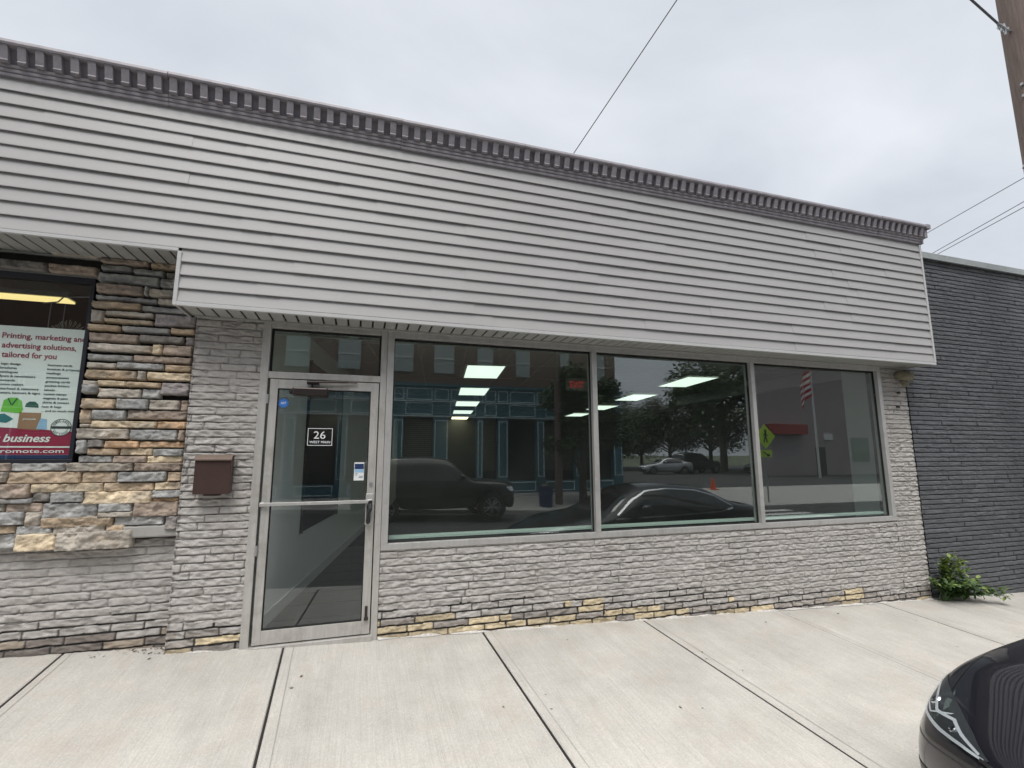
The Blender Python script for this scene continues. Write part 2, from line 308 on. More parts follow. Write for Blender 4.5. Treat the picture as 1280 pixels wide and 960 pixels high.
# ================================================================= STOREFRONT BUILDING
bld = thing('commercial_building','single storey grey brick shop building with wide vinyl fascia and ledgestone corner','building',(2.9,0,0))
CH = .0625
def brick_patch(x0,x1,z0,z1,y,dx,seed,style,base=None,jd=.010,lmin=.20,lmax=.36,amp=.0105):
    rg = random.Random(seed); offs=[.0,.0035,.0075,.016,.025,.034,.043,.051,.056,.0595]
    k0=int(math.floor(z0/CH)); k1=int(math.ceil(z1/CH))
    zs=[]; rows=[]
    for k in range(k0,k1+1):
        for o in offs:
            z=k*CH+o
            if z0<=z<=z1: zs.append(z); rows.append((k,o))
    if zs[0]>z0+1e-4: zs.insert(0,z0); rows.insert(0,(int(z0//CH), z0-math.floor(z0/CH)*CH))
    if zs[-1]<z1-1e-4: zs.append(z1); rows.append((int(z1//CH), z1-math.floor(z1/CH)*CH))
    xs=np.arange(x0,x1+dx*.5,dx); xs[-1]=x1; nx=len(xs)
    edges={}
    for k in range(k0-1,k1+2):
        e=[x0-rg.uniform(.02,.3)]
        while e[-1]<x1+.1: e.append(e[-1]+rg.uniform(lmin,lmax))
        edges[k]=(np.array(e), [rg.random() for _ in e], [rg.random() for _ in e], [rg.uniform(.25,1) for _ in e])
    V=np.zeros((len(zs),nx,3)); COL=np.zeros((len(zs),nx,3))
    nj = 1
    for j,(z,(k,o)) in enumerate(zip(zs,rows)):
        e,ra,rb,js=edges[k]
        wob=np.array([noise.noise(Vector((x*9,z*9+seed,3.1))) for x in xs])
        xx=xs+wob*.008
        idx=np.clip(np.searchsorted(e,xx)-1,0,len(e)-2)
        dl=xx-e[idx]; dr=e[idx+1]-xx; near=np.minimum(dl,dr); jidx=np.where(dl<dr,idx,idx+1)
        js_=np.array(js)[jidx]; ra_=np.array(ra)[idx]; rb_=np.array(rb)[idx]
        zz=o+wob*.005
        fv=sstep(.001,.007,zz)*(1-sstep(.0545,.0605,zz)) if 0<o else np.zeros(nx)
        if o>=.059: fv=fv*0+.15
        fh=sstep(.003,.0075,near); fh=1-(1-fh)*np.clip(js_*1.2,0,1)
        if style=='dark': fh=1-(1-fh)*.55
        inside=fv*fh
        rock=np.array([noise.fractal(Vector((x*13+seed,z*26+k*1.7,k*3.3)),.8,2.2,4) for x in xs])
        rock2=np.array([1-2*abs(noise.noise(Vector((x*13+z*20,z*24-x*5,k*5.1+seed)))) for x in xs])
        hgt = inside*(.003*(ra_-.5)*2+amp*rock*.75+amp*1.0*(rock2-.5)) - (1-inside)*jd*1.1
        V[j,:,0]=xs; V[j,:,1]=y-hgt; V[j,:,2]=z
        for i,x in enumerate(xs):
            b=base(x) if base else -9; h=z-b; hb=k*CH+.03-b
            if style=='dark':
                c=np.array((.10,.105,.114))*(.9+.25*rb_[i]); 
                if inside[i]<.5: c=np.array((.018,.019,.022))
            else:
                c=np.array((.445,.422,.40))*(.93+.12*rb_[i])
                ex=0
                lim=.15 if x<4 else .11
                if hb<lim+.10*(noise.noise(Vector((e[idx[i]]*2.1,7.7,0)))):
                    p=ra_[i]; cream=(.92 if hb<.11 else .5) if .2<x<3.4 else (.22 if x>0 else .22)*(1 if x<6 else .3)
                    if x<-1.36: c=np.array((.36,.30,.24)) if p<.4 else np.array((.22,.19,.17))
                    elif p<cream and hb>-.02: c=np.array((.66,.55,.37))*(.8+.35*rb_[i])*(1-.55*max(0,noise.noise(Vector((x*40,z*60,1)))-.1))
                    else: c=np.array((.34,.31,.285))*(.8+.4*rb_[i])
                    if hb<.03: c=c*.75
                jl=(.24 if x<4 else .17)+.10*noise.noise(Vector((x*3.1,z*5,4.4)))
                if inside[i]<.97 and h<jl: c=np.array((.012,.011,.011))
                elif inside[i]<.4 and h>=jl:
                    c=c*(.74 if noise.noise(Vector((x*1.3,z*2,9)))<.1 else .42)
            COL[j,i]=c
    n=nx; F=[(j*n+i, j*n+i+1,(j+1)*n+i+1,(j+1)*n+i) for j in range(len(zs)-1) for i in range(n-1)]
    return V.reshape(-1,3),F,COL.reshape(-1,3)
def join(name, patches, m, parent):
    Vs=[];Fs=[];Cs=[];n=0
    for V,F,K in patches:
        Vs.append(V);Cs.append(K);Fs+= [tuple(a+n for a in f) for f in F]; n+=len(V)
    return rawmesh(name, np.vstack(Vs), Fs, m, parent, np.vstack(Cs), smooth=True)
def endcap(x,y0,y1,z0,z1,c=(.37,.355,.345)):   # return face at a wall end, running in y
    zs=np.arange(z0,z1+.01,.01563); V=[];K=[]
    for z in zs:
        o=z%CH; d=.010 if (o<.006 or o>.058) else 0.
        for y in np.linspace(y0,y1,8):
            V.append((x+d*(1 if x<0 else -1)+.006*noise.noise(Vector((y*30,z*30,x))),y,z)); K.append(c if d==0 else tuple(q*.6 for q in c))
    F=[(j*8+i,j*8+i+1,(j+1)*8+i+1,(j+1)*8+i) for j in range(len(zs)-1) for i in range(7)]
    return np.array(V),F,np.array(K)
base0=lambda x: zsw(x,0)
patches=[brick_patch(.217,6.612,-.36,.702,0,.011,11,'paint',base0),
         brick_patch(6.612,7.08,-.36,2.72,0,.011,12,'paint',base0),
         brick_patch(-1.36,-.846,-.08,2.72,0,.009,13,'paint',base0),
         brick_patch(-4.6,-1.355,-.02,.90,.14,.013,14,'paint',lambda x: zsw(x,.14)),
         endcap(-1.355,-.004,.15,-.05,2.72), endcap(7.078,-.004,.3,-.36,2.72)]
join('painted_brick_wall',patches,'paintbrick',bld)
# flaking caulk along the base
for (ca,cb) in ((-1.36,-.85),(.22,7.06)):
    vs=[]; n=int((cb-ca)/.015)
    for i in range(n+1):
        x=ca+(cb-ca)*i/n; k=max(0,.5+noise.noise(Vector((x*7,2.2,ca)))*1.3); z=zsw(x,-.01)
        vs+=[(x,-.003-.022*k,z+.001),(x,-.003-.016*k,z+.002+.010*k),(x,.004,z+.003+.013*k+.004*noise.noise(Vector((x*40,0,0))))]
    MB().add(vs,[(3*i+j,3*i+3+j,3*i+4+j,3*i+1+j) for i in range(n) for j in (0,1)]).build('base_caulk','caulk',bld)
# ledge stone
S=[]
def Yp(px,py,y=0.03):   # measured stone corners (photo plane coordinates) to wall metres
    f=600.; a,b,c=R(17.53),R(8.51),R(-.115)
    cy,sy,cp,sp=math.cos(a),math.sin(a),math.cos(b),math.sin(b)
    d=Vector((sy*cp,cy*cp,sp)); rt=Vector((cy,-sy,0)); up=rt.cross(d)
    r2=rt*math.cos(c)+up*math.sin(c); u2=-rt*math.sin(c)+up*math.cos(c)
    r=d+r2*((px-640)/f)-u2*((py-480)/f); r*= (4.57+y)/r.y
    return r.x, r.z+1.53
tan=(.37,.285,.20); cream=(.50,.41,.29); gry=(.27,.27,.265); grt=(.33,.30,.26); brn=(.27,.215,.175); org=(.42,.28,.17); mav=(.26,.235,.235); dk=(.15,.14,.13)
z2=[(295,80,595,150,grt),(0,40,280,100,gry),(610,145,905,205,brn),(915,175,1110,228,tan),(605,185,800,235,gry),(810,215,1000,262,gry),(1010,240,1110,285,dk),(590,238,970,325,gry),(980,280,1110,342,gry),
(585,308,870,383,brn),(878,325,898,383,gry),(905,338,1110,400,grt),(570,375,955,430,gry),(965,405,1110,448,grt),(550,413,855,472,tan),(865,448,1150,497,gry),(540,465,618,545,grt),(630,472,930,520,grt),(622,520,925,562,cream),(940,495,1205,582,mav),
(525,558,727,603,tan),(735,568,1035,620,gry),(1043,585,1200,627,tan),(530,608,837,675,brn),(845,625,1122,683,dk),(1130,640,1195,695,mav),(530,675,925,740,grt),(930,687,987,750,cream),(997,692,1182,760,brn),(520,740,803,788,gry),(813,752,1175,808,brn),
(515,792,697,835,grt),(702,795,997,843,gry),(1005,812,1172,855,tan),(510,838,826,903,tan),(835,850,882,907,grt),(890,855,1172,913,cream),(500,908,585,960,grt),(592,908,767,945,cream),(775,917,975,955,tan),(983,922,1160,985,mav)]
z3=[(480,15,545,48,gry),(330,12,478,47,grt),(275,0,325,30,gry),(547,12,643,36,mav),(272,47,390,82,tan),(393,48,502,85,gry),(506,52,610,88,grt),(612,54,640,92,brn),(262,86,305,132,tan),(310,87,427,122,gry),(430,88,637,122,brn),(307,124,532,151,cream),(535,127,637,153,org),(262,136,304,147,grt),
(258,151,436,188,grt),(440,155,604,192,gry),(607,157,632,193,brn),(255,190,292,236,gry),(296,190,350,216,dk),(354,194,470,218,org),(472,196,628,218,org),(292,220,400,243,tan),(403,220,518,244,cream),(521,222,625,246,gry),(258,247,376,269,gry),(380,247,496,270,brn),(498,247,621,270,cream),
(-60,272,20,300,brn),(25,272,216,298,gry),(220,272,450,298,grt),(454,271,620,297,brn),(-90,302,13,338,grt),(17,303,270,340,tan),(273,302,396,338,tan),(399,302,565,334,gry),(571,302,621,332,tan),(-100,345,92,392,brn),(96,343,345,370,cream),(350,340,523,366,tan),(527,337,620,362,cream),
(100,373,161,404,dk),(166,373,277,405,gry),(280,370,514,408,cream),(518,365,620,389,gry),(518,392,612,402,org),(-60,396,98,410,gry),(8,413,134,440,brn),(-60,413,4,440,grt),(138,411,326,460,gry),(331,410,447,437,gry),(330,441,447,456,grt),(452,405,608,452,brn),
(-80,443,70,484,gry),(75,441,131,490,grt),(135,460,378,487,tan),(381,457,553,483,gry),(559,454,606,498,mav),(-40,489,38,515,tan),(42,491,170,516,gry),(173,488,353,513,grt),(356,486,420,508,tan),(-60,520,38,566,gry),(40,518,182,572,cream),(185,511,446,563,grt)]
for zl,ox,oy,s in ((z2,0,290,4.923),(z3,0,480,2.743)):
    for (a,b,c_,d,col) in zl:
        x0_,z1_=Yp(ox+a/s,oy+(b)/s); x1_,z0_=Yp(ox+c_/s,oy+d/s)
        # average with opposite corners so courses stay level
        _,z1b=Yp(ox+c_/s,oy+b/s+ (0)); _,z0b=Yp(ox+a/s,oy+d/s)
        xm0=(x0_+Yp(ox+a/s,oy+d/s)[0])/2; xm1=(x1_+Yp(ox+c_/s,oy+b/s)[0])/2
        S.append((xm0,xm1,(z0_),(z1_),col))
# stones above and left of the old window, outside the frame of the photo too
rg=random.Random(21); cols=[tan,cream,gry,grt,brn,org,mav,gry,grt]
z=.86
while z<3.16:
    h=rg.uniform(.045,.10); x=-4.6; xe=-3.62 if 1.45<z<3.0 else -2.80
    if z>1.44 and z<1.5: pass
    while x<xe:
        L=rg.uniform(.12,.5); S.append((x,min(x+L,xe)-.008,z,min(z+h,3.16)-.009,rg.choice(cols))); x+=L
    z+=h
for x,w_ in ((-3.6,.4),(-3.2,.42),(-2.78,.33),(-2.45,.33)):
    S.append((x,x+w_-.01,3.008,3.075,rg.choice((gry,brn,grt,dk))))
    if x<-2.8: S.append((x-.1,x+.22,3.08,3.15,rg.choice(cols)))
V=[];F=[];K=[];rg=random.Random(8)
for (a,b,c_,d,col) in S:
    a-=.002; b+=.002; c_-=.006; d+=.004
    if b-a<.012 or d-c_<.012: continue
    nx=max(5,int((b-a)/.009)); nz=max(5,int((d-c_)/.008)); n0=len(V); th=rg.uniform(.070,.105); sh=rg.uniform(.85,1.15); sd=rg.uniform(0,99); tilt=rg.uniform(-.08,.08)
    for j in range(nz+1):
        for i in range(nx+1):
            u=i/nx; v=j/nz; x=a+(b-a)*u; z=c_+(d-c_)*v
            e=min((x-a),(b-x),(z-c_),(d-z))
            r=min(1,max(0,e)/.0065); y=.14-th*(1-(1-r)**3)*1.0
            if r==0: y=.115
            w=noise.fractal(Vector((x*16,z*22,sd)),1,2.1,4)+.7*abs(noise.noise(Vector((x*19+z*15,z*30,sd)))); y-= (.016*w+.006*noise.noise(Vector((x*70,z*90,sd))))*r + tilt*(z-c_)*.5*r
            if 0<i<nx or True:
                x+= .003*noise.noise(Vector((z*40,sd,1))) ; z+=.003*noise.noise(Vector((x*20,sd,5)))
            V.append((x,y,z)); t=1.28*sh*(1+.4*noise.noise(Vector((x*7,z*16,sd+3))))
            wv=max(0,noise.noise(Vector((x*9,z*13,sd+9))))*.8
            K.append(tuple(max(.02,q*t*(1-wv)+p*wv) for q,p in zip(col,grt if col is not grt else tan)))
    n=nx+1
    F+=[(n0+j*n+i,n0+j*n+i+1,n0+(j+1)*n+i+1,n0+(j+1)*n+i) for j in range(nz) for i in range(nx)]
rawmesh('ledgestone_veneer',V,F,'stone',bld,np.array(K),smooth=True)
mb=MB(); mb.box(-2.10,-1.36,.125,.15,.88,3.16).box(-4.6,-2.10,.125,.15,.88,1.47).box(-4.6,-2.10,.125,.15,3.0,3.16).box(-4.6,-3.62,.125,.15,1.47,3.0)
mb.build('mortar_bed','mortar',bld)
mb=MB().box(-1.84,-1.362,.058,.124,.895,.985); mb.build('render_patch','render',bld,.012)
# old shop window
wi=thing  # alias unused
fr=MB(); xR=-2.135; xL=-3.6; zB=1.478; zT=2.985
fr.box(xL,xR,.085,.15,zB,zB+.032).box(xL,xR,.085,.15,zT-.05,zT).box(xR-.03,xR,.087,.148,zB+.032,zT-.05).box(xL,xL+.03,.087,.148,zB+.032,zT-.05)
win=fr.build('shop_window',mat('black_window_frame',(.012,.013,.02),.4),bld,.003)
box('pane','clearglass',(xL+.03,xR-.03,.112,.118,zB+.032,zT-.05),win,0)
box('window_head_trim','render',(xL-.05,xR+.02,.10,.17,zT,zT+.022),win,.003)
# structural walls behind (hidden backing)
mb=MB(); mb.box(-1.35,-.85,.02,.2,-.1,2.7).box(6.63,7.07,.02,.2,-.4,2.7).box(.22,6.6,.02,.16,-.4,.69).box(-4.6,-1.35,.16,.2,-.1,1.47).box(-2.13,-1.35,.16,.2,1.47,3.2).box(-4.6,-3.62,.16,.2,1.47,3.2).box(-4.6,-2.13,.16,.2,3.0,3.2)
mb.build('backing_wall','mortar',bld)

# --- fascia siding
YF=-.33; CE=.1092; zb0=2.70
def siding(x0,x1,za,nc,seams):
    mb=MB()
    for k in range(nc):
        z0=za+k*CE; z1=z0+CE
        xs=[x0]+sorted(x for x,r in seams if r==k and x0<x<x1)+[x1]
        for a,b in zip(xs[:-1],xs[1:]):
            n=max(1,int((b-a)/.25)); pts=[a+(b-a)*i/n for i in range(n+1)]; od=.0034 if xs.index(a)%2 else 0
            vs=[]
            for x in pts:
                w=.0018*noise.noise(Vector((x*1.1,k*2.3,0)))+.0008*noise.noise(Vector((x*4,k*3.3,7)))
                for (y,z) in ((YF-.001,z0+.014),(YF-.013,z0+.014),(YF-.0145,z0),(YF-.0175,z0+.0005),(YF-.0175,z0+.007),(YF-.010,z0+.05),(YF-.001,z1-.004),(YF-.001,z1+.0155)): vs.append((x,y-od+w,z+w*.7))
            m=8; F=[(i*m+j,(i+1)*m+j,(i+1)*m+j+1,i*m+j+1) for i in range(n) for j in range(m-1)]
            F+=[tuple(range(m)),tuple(range(n*m,n*m+m))[::-1]]
            mb.add(vs,F)
    return mb
rg=random.Random(4); sm=[]
for k in range(16):
    x=-1.2+rg.uniform(0,2.2)
    while x<7: sm.append((x,k)); x+=rg.choice((1.83,2.4,3.05,3.66))
s1=siding(-1.412,7.135,zb0+.028,15,sm)
# notch part: courses above z 3.16 to the left
s2=siding(-5.2,-1.412,zb0+.028+4*CE,11,[(-3.2,5),(-2.4,8)])
s1.add(s2.v,s2.f)
s1.build('fascia_siding','siding',bld)
mb=MB(); mb.box(-1.43,7.165,YF-.022,YF+.01,zb0-.005,zb0+.026); mb.box(-5.2,-1.43,YF-.02,YF+.01,3.137,3.163); mb.box(-1.433,-1.405,YF-.024,YF+.01,zb0-.004,3.137)
mb.box(7.135,7.168,YF-.024,YF+.02,zb0+.026,4.36)
mb.build('fascia_trim','trim',bld,.003)
mb=MB(); 
for k in range(15): mb.box(7.15,7.158,YF+.02,5.0,zb0+.03+k*CE,zb0+.03+(k+.93)*CE)
mb.box(7.10,7.148,YF+.01,5.0,zb0+.0,4.5); mb.build('fascia_side','siding',bld); MB().box(-1.425,-1.41,YF+.01,.13,zb0,3.15).build('fascia_return','siding',bld)
# --- soffits
mb=MB(); x=-1.40; i=0
while x<7.12:
    mb.box(x+.008,min(x+.097,7.13),YF+.012,-.006,2.712,2.72); x+=.105
mb.build('vented_soffit','soffit',bld,.0015); mb=MB()
x=-5.2
while x<-1.43:
    mb.box(x+.007,min(x+.098,-1.44),YF+.012,.13,3.166,3.174); x+=.105
mb.build('vented_soffit','soffit',bld,.0015)
mb=MB(); mb.box(-1.42,7.14,YF+.012,.0,2.726,2.74).box(-5.2,-1.44,YF+.012,.14,3.18,3.19); mb.build('soffit_void','black',bld)
mb=MB(); mb.box(-1.37,7.1,-.030,-.005,2.697,2.712); mb.box(-5.2,-1.43,.10,.14,3.148,3.163); mb.build('soffit_channel','soffit',bld,.002)
# --- cornice
def cornice():
    mb=MB(); z0=4.362; xL_,xR_=-5.2,7.20; rg=random.Random(2); x=xL_; segs=[]
    while x<xR_-.5: L=rg.choice((1.2,1.85,2.45)); segs.append((x,min(x+L,xR_))); x+=L
    segs[-1]=(segs[-1][0],xR_)
    for (a,b) in segs:
        dy=rg.uniform(-.004,.004); dz=rg.uniform(-.004,.005)
        y=YF+dy; a_=a+.0015; b_=b-.0015
        prof=[(y+.02,z0+dz),(y-.030,z0+dz),(y-.034,z0+.022+dz),(y-.026,z0+.026+dz),(y-.040,z0+.030+dz),(y-.044,z0+.052+dz),(y-.034,z0+.056+dz),(y-.050,z0+.060+dz),(y-.056,z0+.078+dz),(y-.030,z0+.086+dz),
              (y-.040,z0+.11+dz),(y-.062,z0+.165+dz),(y-.072,z0+.192+dz),(y-.118,z0+.196+dz),(y-.124,z0+.212+dz),(y-.118,z0+.238+dz),(y-.100,z0+.250+dz),(y+.02,z0+.254+dz)]
        mb.prism(prof,'x',a_,b_)
    x=xL_+.03
    while x<xR_-.07:
        j=rg.uniform(-.003,.003)
        prof=[(YF-.030,z0+.082),(YF-.074,z0+.080),(YF-.086,z0+.088),(YF-.078,z0+.10),(YF-.094,z0+.155+j),(YF-.104,z0+.186),(YF-.112,z0+.194),(YF-.04,z0+.195)]
        mb.prism(prof,'x',x,x+.054); x+=.1085
    # end return
    prof=[(YF-.124,z0+.254),(YF-.124,z0+.194),(YF-.07,z0+.08),(YF-.045,z0)]
    mb.box(7.17,7.245,YF-.122,4.9,z0+.19,z0+.252).box(7.165,7.215,YF-.09,4.9,z0+.075,z0+.19).box(7.16,7.185,YF-.05,4.9,z0,z0+.075)
    return mb.build('cornice','cornice',bld,.0025)
cornice()
box('roof','roof',(-5.2,7.14,YF+.02,14,4.42,4.52),bld,0)
mb=MB(); mb.box(-5.2,7.14,13.8,14,-.4,4.42).box(-5.2,-5.0,-.3,13.8,3.2,4.42); mb.build('rear_wall','render',bld)

# --- storefront windows
XM=[.217,.277,2.338,2.393,4.447,4.500,6.545,6.608]
def wframe():
    mb=MB(); y0,y1=-.012,.10
    mb.box(XM[0],XM[-1],y0,y1,.703,.758).box(XM[0],XM[-1],y0+.0,y1,2.642,2.700)
    for a,b in ((XM[0],XM[1]),(XM[2],XM[3]),(XM[4],XM[5]),(XM[6],XM[7])): mb.box(a,b,y0-.003,y1,.7585,2.6415)
    return mb.build('window_frame','alu',bld,.003)
wf=wframe()
mb=MB()
for a,b in ((XM[1],XM[2]),(XM[3],XM[4]),(XM[5],XM[6])):
    mb.box(a,b,.034,.060,.7585,.7685).box(a,b,.034,.060,2.624,2.6415).box(a,a+.008,.034,.06,.769,2.623).box(b-.008,b,.034,.06,.769,2.623)
mb.build('glazing_gasket','gasket',wf)
for a,b in ((XM[1],XM[2]),(XM[3],XM[4]),(XM[5],XM[6])):
    box('window_pane','glass',(a+.0082,b-.0082,.044,.050,.7687,2.6238),bld,0)
# interior stool board
for a,b in ((XM[1],XM[2]),(XM[3],XM[4]),(XM[5],XM[6])): pass
box('window_stool',mat('pale_stool',(.85,.90,.89),.45,var=.03),(.23,6.62,.101,.20,.775,.80),bld,.003)

# --- entrance door
mb=MB(); zt=zsw(-.3,0)
mb.box(-.845,-.782,-.014,.10,-.02,2.699).box(.160,.214,-.014,.10,-.045,2.699)
mb.box(-.7815,.1595,-.012,.10,2.655,2.698).box(-.7815,.1595,-.012,.10,2.205,2.262)
dfr=mb.build('door_frame','aludoor',bld,.003)
mb=MB(); mb.box(-.7815,-.765,.03,.06,2.262,2.655).box(.143,.1595,.03,.06,2.262,2.655).box(-.765,.143,.03,.06,2.64,2.655).box(-.765,.143,.03,.06,2.2625,2.272)
mb.build('gasket','gasket',dfr)
box('transom_pane','glass',(-.766,.144,.042,.048,2.2725,2.6395),dfr,0)
box('threshold','aludoor',(-.79,.17,-.03,.11,-.035,.012),dfr,.004)
mb=MB(); dl,dr=-.760,.150
mb.box(dl,dl+.062,-.006,.038,.022,2.196).box(dr-.068,dr,-.006,.038,.022,2.196)
mb.box(dl+.0625,dr-.0685,-.005,.037,2.118,2.195).box(dl+.0625,dr-.0685,-.005,.037,.023,.128)
door=mb.build('door','aludoor',bld,.002)
mb=MB(); g0,g1=dl+.0625,dr-.0685
mb.box(g0,g0+.008,.002,.03,.1285,2.117).box(g1-.008,g1,.002,.03,.1285,2.117).box(g0+.008,g1-.008,.002,.03,2.109,2.117).box(g0+.008,g1-.008,.002,.03,.1285,.137)
mb.build('gasket','gasket',door)
box('door_pane','doorglass',(g0+.0082,g1-.0082,.013,.019,.1372,2.1088),door,0)
mb=MB(); mb.box(dl-.012,dr-.03,-.038,-.030,1.118,1.146).box(dl-.012,dl+.02,-.030,-.006,1.115,1.149).box(dr-.062,dr-.02,-.030,-.006,1.10,1.15)
mb.build('push_bar','alu',door,.003)
mb=MB(); mb.box(dr-.075,dr-.012,-.016,-.0065,.93,1.20); mb.build('lock_plate','alu',door,.004)
mb=MB(); mb.tube([(dr-.038,-.02,1.10),(dr-.036,-.05,1.10),(dr-.036,-.062,1.07),(dr-.050,-.064,1.03),(dr-.052,-.058,.97),(dr-.05,-.03,.952),(dr-.05,-.014,.952)],[.019,.020,.018,.017,.017,.015,.013],10)
mb.box(dr-.066,dr-.030,-.042,-.014,.95,1.11); mb.tube([(dr-.036,-.014,1.125),(dr-.036,-.045,1.125)],.019,14)
mb.build('door_handle','plastic',door,.004,smooth=False)
mb=MB()
for k in range(4): mb.tube([(dr-.048,-.042,.972+k*.018),(dr-.048,-.066,.972+k*.018)],.007,8)
mb.build('keypad_buttons','galv',door); MB().tube([(dr-.036,-.006,1.285),(dr-.036,-.016,1.285)],.016,16).build('key_cylinder','galv',door)
mb=MB(); mb.box(dr-.045,dr-.022,-.02,-.006,.16,.25).box(dr-.05,dr-.015,-.028,-.006,.135,.16); mb.build('bottom_pivot','bronze',door,.004)
mb=MB(); mb.box(-.575,-.285,-.075,-.006,2.055,2.125); mb.tube([(-.575,-.04,2.09),(-.60,-.04,2.09)],.025,12); mb.tube([(-.43,-.04,2.06),(-.43,-.04,2.035)],.018,10)
cl=mb.build('door_closer','bronze',door,.012)
mb=MB(); mb.tube([(-.42,-.04,2.12),(-.42,-.045,2.165),(-.46,-.09,2.172),(-.12,-.05,2.188)],.011,8); mb.tube([(-.42,-.04,2.178),(-.04,-.03,2.192)],.008,8); mb.box(-.46,-.36,-.075,-.02,2.155,2.175)
mb.build('closer_arm','bronze',cl)
MB().tube([(-.772,-.02,.72),(-.772,-.02,.80)],.009,8).build('hinge','galv',door); MB().tube([(-.772,-.02,1.98),(-.772,-.02,2.06)],.009,8).build('hinge','galv',door)
# sticker: alarm badge
def disc(mb,cx,cz,y,r,n=32,y2=None):
    mb.tube([(cx,y,cz),(cx,y+.0012,cz)],r,n)
    return mb
st=thing('alarm_sticker','small round black and blue alarm company sticker at top left of glass door','sticker',(-.648,.012,1.99))
disc(MB(),-.648,1.99,.0105,.050).build('sticker_border','black',st)
disc(MB(),-.648,1.99,.0095,.037).build('sticker_face','adt',st)
disc(MB(),-.648,1.99,.0090,.0).f
text('lettering','ADT',-.670,-.626,1.981,.019,.0088,'white',st,.02,.1)
mbr=MB(); 
for k in range(40):
    a=2*math.pi*k/40; b=2*math.pi*(k+1)/40; mbr.add([(-.648+.044*math.cos(t),.0098,1.99+.044*math.sin(t)) for t in (a,b)]+[(-.648+.042*math.cos(t),.0098,1.99+.042*math.sin(t)) for t in (b,a)],[(0,1,2,3)])
mbr.build('sticker_ring','skyblue',st)
# address decal 26 WEST MAIN
ad=thing('address_decal','white 26 WEST MAIN street number lettering in a thin box on the glass door','sign',(-.33,.012,1.71))
xa,xb,za,zb_=-.437,-.232,1.622,1.775
mb=MB(); t=.005
mb.box(xa,xb,.0105,.0125,za,za+t).box(xa,xb,.0105,.0125,zb_-t,zb_).box(xa,xa+t,.0105,.0125,za+t,zb_-t).box(xb-t,xb,.0105,.0125,za+t,zb_-t)
mb.build('border','white',ad)
text('number_lettering','26',-.388,-.290,1.683,.066,.0115,'white',ad,.0)
text('street_lettering','WEST MAIN',-.420,-.248,1.643,.021,.0115,'white',ad,.012)
# notice stickers by the handle
nt_=thing('door_notice','small navy and white paper notice stuck on the glass beside the door handle','notice',(.01,.012,1.38))
box('notice_paper','white',(-.035,.050,.0108,.0122,1.315,1.475),nt_,0); box('navy_band','navy',(-.031,.047,.0098,.0107,1.415,1.462),nt_,0); box('blue_band','skyblue',(-.031,.047,.0098,.0107,1.385,1.412),nt_,0)
mb=MB()
for k,(a,b) in enumerate(((-.026,-.002),(-.026,-.008),(.010,.040),(.006,.04))): mb.box(a,b,.0099,.0107,1.372-.011*k,1.376-.011*k)
mb.build('notice_print','ink',nt_)

# --- mailbox
mx_=thing('mailbox','dark brown steel wall mailbox with tan edged lid on the brick pillar','mailbox',(-1.11,0,1.24))
mb=MB(); mb.prism([(-.022,1.232),(-.115,1.232),(-.118,1.50),(-.022,1.535)],'x',-1.243,-.985); mb.build('body','brown',mx_,.004)
mb=MB(); mb.prism([(-.02,1.545),(-.10,1.540),(-.132,1.512),(-.134,1.498),(-.128,1.498),(-.122,1.508),(-.098,1.530),(-.02,1.536)],'x',-1.248,-.980); mb.build('lid','brownlid',mx_,.002)
mb=MB(); mb.box(-1.20,-1.03,-.022,.0,1.26,1.50).box(-1.17,-1.06,-.10,-.02,1.218,1.23); mb.build('bracket','brown',mx_)
# --- weathered wall fixture + bolts at right pier
fx=thing('wall_light','weathered round beige wall fixture tucked under the soffit on the right pier','lamp',(6.93,-.02,2.55))
mb=MB(); mb.tube([(6.93,.0,2.60),(6.93,-.05,2.60),(6.95,-.10,2.585),(6.96,-.14,2.55),(6.96,-.15,2.52)],[.055,.06,.072,.065,.04],14); mb.build('housing','beige',fx,smooth=True)
mb=MB(); mb.tube([(6.96,-.05,2.53),(6.96,-.08,2.48),(6.95,-.09,2.45)],[.04,.045,.03],10); mb.build('shroud','beige',fx,smooth=True)
for z,x in ((2.36,6.90),(2.17,6.86)):
    mb=MB(); mb.tube([(x,.02,z),(x,-.03,z)],.013,8); mb.tube([(x,-.028,z),(x,-.034,z)],.02,8)
    meta(mb.build('anchor_bolt','bronze'), 'rusty anchor bolt in the right pier, '+('upper one near the wall fixture' if z>2.3 else 'lower one of the pair'),'bolt','bolts in the right pier')

# --- poster in the old window
po=thing('window_poster','white and crimson printing services poster hung behind the old shop window glass','poster',(-2.7,.135,1.55))
PY=.130; PXR=-2.150; PXL=-3.45
box('poster_sheet','sign_white',(PXL,PXR,PY,PY+.004,1.515,2.555),po,0)
V=[];n=30
mb=MB(); vs=[]
for i in range(n+1):
    x=PXL+(PXR-PXL)*i/n; u=(x+2.66)/.5; vs+=[(x,PY-.001,1.612),(x,PY-.001,1.755-.06*max(0,u)**1.3*.5 if u>0 else 1.755)]
mb.add(vs,[(2*i,2*i+2,2*i+3,2*i+1) for i in range(n)]); mb.box(PXL,PXR,PY-.0012,PY-.0002,1.545,1.602)
mb.build('crimson_band','crimson',po)
box('white_rule','sign_white',(PXL,PXR,PY-.003,PY-.0015,1.600,1.606),po,0)
box('navy_foot','navy',(PXL,PXR,PY-.003,PY-.0001,1.515,1.543),po,0)
y_=PY-.0022
text('headline','Printing, marketing and',-2.706,-2.168,2.455,.044,y_,'crimson',po,.010)
text('headline','advertising solutions,',-2.699,-2.225,2.378,.044,y_,'crimson',po,.010)
text('headline','tailored for you',-2.692,-2.345,2.303,.044,y_,'crimson',po,.010)
Lc=['logo design','brochures','catalogues','flyers & newsletters','postcards','custom mailers','letterhead & stationery','posters, banners & signs']
